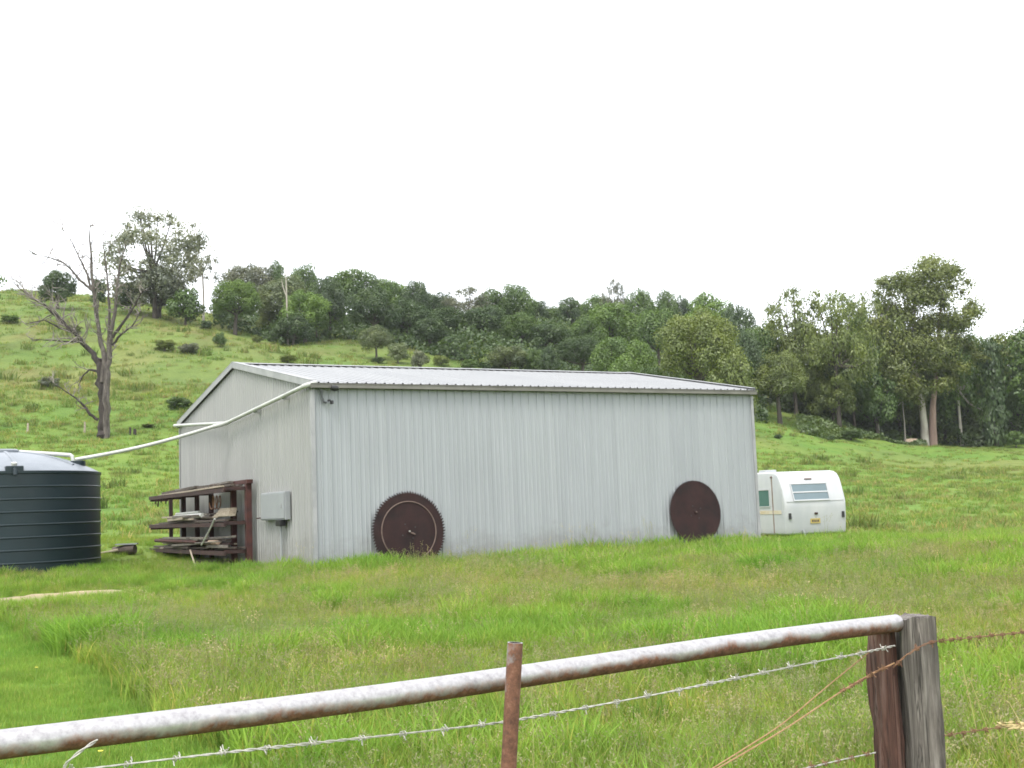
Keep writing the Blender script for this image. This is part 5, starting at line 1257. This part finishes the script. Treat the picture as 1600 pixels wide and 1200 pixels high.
def scatter(name, label, protos, pts, kinds, scl, lean, mat):
    """one mesh that carries the tuft shapes and the places they grow; geometry nodes sets the tufts there"""
    V = []; Fc = []; Cc = []; pid = []
    for k, (v, f, c) in enumerate(protos):
        n = len(V); V += [tuple(p) for p in v]; Fc += [tuple(i + n for i in q_) for q_ in f]; Cc += [tuple(x) for x in c]; pid += [k] * len(v)
    nv = len(V); n = len(pts)
    me = bpy.data.meshes.new(name); me.from_pydata(V + [tuple(map(float, p)) for p in pts], [], Fc); me.materials.append(mat)
    ca = me.color_attributes.new('tint', 'FLOAT_COLOR', 'POINT')
    cc = np.ones((nv + n, 4), np.float32); cc[:nv, :3] = np.array(Cc); ca.data.foreach_set('color', cc.ravel())
    def attr(nm, ty, key, arr): a = me.attributes.new(nm, ty, 'POINT'); a.data.foreach_set(key, arr)
    attr('proto', 'INT', 'value', np.concatenate([np.array(pid, np.int32), -np.ones(n, np.int32)]))
    attr('pk', 'INT', 'value', np.concatenate([-np.ones(nv, np.int32), kinds.astype(np.int32)]))
    rot = np.zeros((nv + n, 3), np.float32); rg = np.random.default_rng(4)
    rot[nv:, 0] = rg.normal(0, lean, n); rot[nv:, 1] = rg.normal(0, lean, n); rot[nv:, 2] = rg.uniform(0, 6.283, n); attr('rot', 'FLOAT_VECTOR', 'vector', rot.ravel())
    sc = np.ones(nv + n, np.float32); sc[nv:] = scl; attr('scl', 'FLOAT', 'value', sc)
    o = link(name, me); tag(o, label, None, None, 'stuff')
    ng = bpy.data.node_groups.new(name + '_nodes', 'GeometryNodeTree')
    ng.interface.new_socket('Geometry', in_out='INPUT', socket_type='NodeSocketGeometry'); ng.interface.new_socket('Geometry', in_out='OUTPUT', socket_type='NodeSocketGeometry')
    gi = ng.nodes.new('NodeGroupInput'); go = ng.nodes.new('NodeGroupOutput'); jn = ng.nodes.new('GeometryNodeJoinGeometry')
    def named(nm, ty):
        a = ng.nodes.new('GeometryNodeInputNamedAttribute'); a.data_type = ty; a.inputs['Name'].default_value = nm
        return [s for s in a.outputs if s.enabled and s.name == 'Attribute'][0]
    def sep(nm, k):
        cmp_ = ng.nodes.new('FunctionNodeCompare'); cmp_.data_type = 'INT'; cmp_.operation = 'EQUAL'
        ins = [s for s in cmp_.inputs if s.enabled]
        ng.links.new(named(nm, 'INT'), ins[0]); ins[1].default_value = k
        s = ng.nodes.new('GeometryNodeSeparateGeometry'); s.domain = 'POINT'
        ng.links.new(gi.outputs[0], s.inputs['Geometry']); ng.links.new([q_ for q_ in cmp_.outputs if q_.enabled][0], s.inputs['Selection']); return s.outputs['Selection']
    for k in range(len(protos)):
        iop = ng.nodes.new('GeometryNodeInstanceOnPoints')
        ng.links.new(sep('pk', k), iop.inputs['Points']); ng.links.new(sep('proto', k), iop.inputs['Instance'])
        e = ng.nodes.new('FunctionNodeEulerToRotation'); ng.links.new(named('rot', 'FLOAT_VECTOR'), e.inputs[0]); ng.links.new(e.outputs[0], iop.inputs['Rotation'])
        ng.links.new(named('scl', 'FLOAT'), iop.inputs['Scale']); ng.links.new(iop.outputs[0], jn.inputs[0])
    ng.links.new(jn.outputs[0], go.inputs[0])
    md = o.modifiers.new('scatter', 'NODES'); md.node_group = ng
    return o
rg = random.Random(31)
G1 = (.200, .305, .066); G2 = (.190, .318, .062); GS = (.220, .295, .085); GL = (.170, .298, .062)
P_near = [
 blades(rg, 60, .16, (.025, .075), .006, GL, .7, 2),
 blades(rg, 60, .16, (.03, .09), .006, (.185, .300, .066), .7, 2),
 blades(rg, 52, .15, (.12, .30), .0075, G1, .55),
 blades(rg, 52, .15, (.10, .26), .0075, (.205, .300, .068), .6),
 joinp(blades(rg, 40, .15, (.10, .27), .006, GS, .55), seedheads(rg, 9, .16, (.20, .37), (.29, .275, .165), (.25, .29, .11))),
 joinp(blades(rg, 36, .15, (.10, .25), .006, GS, .55), seedheads(rg, 11, .16, (.18, .34), (.28, .265, .16), (.25, .29, .11))),
 blades(rg, 64, .17, (.18, .40), .012, G2, .75, 4),
 joinp(blades(rg, 16, .10, (.15, .35), .006, GS, .55), seedheads(rg, 4, .10, (.42, .6), (.42, .37, .23), (.32, .32, .15))),
]
P_near.append(blades(rg, 90, .22, (.16, .40), .011, (.105, .20, .042), .8, 3))
def shed_free(x, y):
    a = (x - NC[0]) * A2[0] + (y - NC[1]) * A2[1]; b = (x - NC[0]) * B2[0] + (y - NC[1]) * B2[1]
    ok = ~((a > -.06) & (a < LEN + .06) & (b > -.06) & (b < WID + .06))
    ok &= np.hypot(x - TCX, y - TCY) > TR + .06
    r = (x - CO[0]) * CR[0] + (y - CO[1]) * CR[1]; f = (x - CO[0]) * CF[0] + (y - CO[1]) * CF[1]
    return ok & ~((r > -.02) & (r < CWD + .02) & (f > .1) & (f < 4.4))
def wedge(n, y0, y1, seed, umax=.56, marg=.8):
    g = np.random.default_rng(seed); y = np.sqrt(y0 ** 2 + (y1 ** 2 - y0 ** 2) * g.random(n)); x = (g.random(n) * 2 - 1) * (umax * y + marg); return x, y
xs, ysn = [], []
for i, (n, a, b) in enumerate(((6500, 2.6, 7.5), (12500, 7.5, 15), (12500, 15, 24), (10500, 24, 36))):
    x, y = wedge(n, a, b, 50 + i); xs.append(x); ysn.append(y)
x = np.concatenate(xs); y = np.concatenate(ysn)
lw = lawn_mask(x, y); dr = dry_mask(x, y); tm = track_mask(x, y); g = np.random.default_rng(8); rnd = g.random(len(x)); lush = fbm(x / 1.5, y / 1.5, 33)
k = np.where(rnd < .5, 2, 3)
k = np.where(rnd < dr * .34, np.where(g.random(len(x)) < .5, 4, 5), k)
k = np.where((lush > .55) & (g.random(len(x)) < (lush - .50) * 2.6), 6, k); k = np.where(g.random(len(x)) < .006, 7, k)
k = np.where(lw > .5, np.where(g.random(len(x)) < .6, 0, 1), k)
sc = g.uniform(.62, 1.0, len(x)) * (1 + np.clip((y - 14) / 40, 0, .45))
sc = np.where((k >= 2), sc * (.72 + .75 * fbm(x / 2.3, y / 2.3, 12)), sc * 1.05)
beyond = (y > 28.5); sc = np.where(beyond & (k >= 2), sc * .62, sc); k = np.where(beyond & (k >= 4) & (k < 6), 3, k)
td = seg_dist(x, y, TRK); nt_ = (td < 2.0) & (y < 19.8); k = np.where(nt_, 0, k); sc = np.where(nt_, .45, sc); sc = np.where((td < 2.2) & (k >= 2), sc * np.where(y < 19.6, np.clip(.12 + td * .35, .12, 1), np.clip(.4 + td * .5, .3, 1)), sc)
sc = np.where((x < -4.6) & (y > 18.3) & (k >= 2), sc * .6, sc)
keep = shed_free(x, y) & (tm < .35)
# darker coarse clumps dotted about the paddock
cp = [hit(px, py, 3) for px, py in ((228, 1068), (236, 1074), (246, 1070), (220, 1062), (1130, 912), (1142, 908), (1120, 916), (820, 915), (806, 918), (890, 945), (905, 940), (352, 905), (372, 912), (560, 1070), (1380, 900), (960, 880), (1520, 905), (1535, 912), (40, 915), (70, 918), (95, 914), (22, 912), (360, 1165), (390, 1172), (1010, 1150), (1240, 1130), (670, 990), (1560, 1040))]
cp = np.array([p[:2] for p in cp])
x = np.concatenate([x, cp[:, 0]]); y = np.concatenate([y, cp[:, 1]]); k = np.concatenate([k, np.full(len(cp), 8)]); sc = np.concatenate([sc, g.uniform(.55, .95, len(cp))]); keep = np.concatenate([keep, np.ones(len(cp), bool)])
# extra growth along the foot of the walls
wx = []; wy = []
for s in np.arange(-.3, LEN + .3, .085):
    p = NC + A2 * s - B2 * g.uniform(.10, .50); wx.append(p[0]); wy.append(p[1])
for s in np.arange(-.3, WID, .11):
    p = NC + B2 * s - A2 * g.uniform(.10, .55); wx.append(p[0]); wy.append(p[1])
for q_ in np.arange(0, 6.28, .03):
    wx.append(TCX + (TR + .12) * math.cos(q_)); wy.append(TCY + (TR + .12) * math.sin(q_))
for s in np.arange(-.6, 1.6, .05):
    for o_ in (0, .25): wx.append(float((CO + CR * s * 1.4 - CF * (.1 + o_))[0])); wy.append(float((CO + CR * s * 1.4 - CF * (.1 + o_))[1]))
for s in np.arange(0, 3.5, .08): wx.append(float((CO - CR * .12 + CF * s)[0])); wy.append(float((CO - CR * .12 + CF * s)[1]))
wx = np.array(wx); wy = np.array(wy); kw = g.choice([2, 3, 3, 5, 6], len(wx)); sw = g.uniform(.55, 1.0, len(wx)) * np.interp(wx, [-12, -8, -4, 0, 5, 12], [.5, .8, .9, .8, .5, .5])
okw = shed_free(wx, wy)
ax_ = np.concatenate([x[keep], wx[okw]]); ay_ = np.concatenate([y[keep], wy[okw]]); ak = np.concatenate([k[keep], kw[okw]]); asc = np.concatenate([sc[keep], sw[okw]])
scatter('grass', 'uncut pasture grass with seed heads and a mown lawn corner', P_near, np.stack([ax_, ay_, ground(ax_, ay_)], 1), ak, asc, .10, M['grass'])
rg = random.Random(77)
P_far = [
 blades(rg, 40, .34, (.07, .20), .030, (.168, .262, .064), .8, 2),
 blades(rg, 40, .36, (.08, .24), .032, (.175, .245, .076), .8, 2),
 blades(rg, 46, .30, (.18, .42), .034, (.145, .195, .066), .8, 2),
 blades(rg, 40, .34, (.12, .30), .026, (.22, .235, .10), .7, 2),
]
x1, y1 = wedge(11500, 35, 100, 91, .56, 2); x2, y2 = wedge(7000, 100, 190, 92, .56, 2)
x = np.concatenate([x1, x2]); y = np.concatenate([y1, y2]); z = ground(x, y); g = np.random.default_rng(9); rnd = g.random(len(x)); cl = fbm(x / 5, y / 5, 45); hilly = np.clip((z - 6) / 6, 0, 1)
k = np.where(rnd < .55 - .25 * hilly, 0, 1); k = np.where(rnd > 1 - .10 - .14 * hilly, 3, k); k = np.where((cl > .60) & (g.random(len(x)) < .08 + .13 * hilly), 2, k)
sc = g.uniform(.7, 1.4, len(x)) * (1 + .35 * hilly) * np.where(k == 2, g.uniform(.8, 1.7, len(x)), 1)
keep = shed_free(x, y)
scatter('tussocks', 'rough tussocky grass over the far pasture and hillside', P_far, np.stack([x, y, z], 1)[keep], k[keep], sc[keep], .12, M['grass'])

# a few yellow flowers and a dry grass stalk by the fence
fl_m = plain('yellow_petals', (.72, .60, .03), (.80, .70, .06), .6)
for px, py, lab in ((57, 1060, 'small yellow flower in the mown lawn, upper left one'), (228, 1178, 'small yellow flower in the lawn just below the pipe rail'), (157, 1199, 'small yellow flower at the bottom edge of the lawn')):
    P = hit(px, py, 3.0); s_ = P[1] / 8
    f = thing('yellow_flower', lab, 'flower', (P[0], P[1], gz(P[0], P[1])), 0, 'yellow flowers in the lawn')
    MB().tube([(0, 0, 0), (.004, 0, .05), (0, 0, .095)], .0018, 5).build('stem', M['stem'], f)
    mb = MB()
    for j in range(9):
        a_ = j * .698; d = np.array([math.cos(a_), math.sin(a_), .25]); e = np.array([-math.sin(a_), math.cos(a_), 0]) * .006
        mb.add([(0, 0, .095), d * .011 + e + (0, 0, .095), d * .02 + (0, 0, .095), d * .011 - e + (0, 0, .095)], [(0, 1, 2, 3)])
    mb.build('petals', fl_m, f)
M['straw'] = plain('dry_straw', (.42, .33, .16), (.52, .42, .22), .9)
b_ = at(1640, 1250, 3.6); b_ = np.array([b_[0], b_[1], gz(b_[0], b_[1])])
st = thing('dry_grass_stalk', 'dry straw coloured grass stalk leaning in at the lower right edge', 'grass stalk', b_)
tip1 = at(1576, 1096, 3.6); tip2 = at(1562, 1132, 3.62); mid = at(1600, 1140, 3.6)
MB().tube([np.zeros(3), mid - b_, tip1 - b_], [.0022, .0018, .0008], 5).build('stalk', M['straw'], st)
MB().tube([mid - b_ - np.array([0, 0, .1]), at(1600, 1136, 3.61) - b_, tip2 - b_], [.002, .0018, .0012], 5).build('stalk', M['straw'], st)
mb = MB(); rgz = random.Random(2)
for j in range(60):
    t = rgz.random(); c = (at(1600, 1136, 3.61) * (1 - t) + tip2 * t) - b_ + np.array([rgz.gauss(0, .004), rgz.gauss(0, .004), rgz.gauss(0, .005)])
    d = (tip2 - at(1600, 1136, 3.61)); d = d / np.linalg.norm(d) * .011; e = np.array([0, rgz.gauss(0, 1), rgz.gauss(0, 1)]); e = e / np.linalg.norm(e) * .003
    mb.add([c - d, c - e, c + d + e * 1.5, c + e], [(0, 1, 2, 3)])
mb.build('seed_head', M['straw'], st)

# ------------------------------------------------------------------ the air: a faint even haze
HAZE = 0.00018
hz = MB().box((0, 0, 37), (3060, 3300, 82)).build('haze', None); tag(hz, 'faint pale haze over the valley', None, None, 'stuff')
hm = bpy.data.materials.new('haze_air'); hm.use_nodes = True; hn = hm.node_tree; hn.nodes.clear()
pv = hn.nodes.new('ShaderNodeVolumePrincipled'); pv.inputs['Density'].default_value = HAZE; pv.inputs['Color'].default_value = (.92, .95, 1, 1); pv.inputs['Anisotropy'].default_value = .3
ho = hn.nodes.new('ShaderNodeOutputMaterial'); hn.links.new(pv.outputs[0], ho.inputs['Volume'])
hz.data.materials.append(hm)
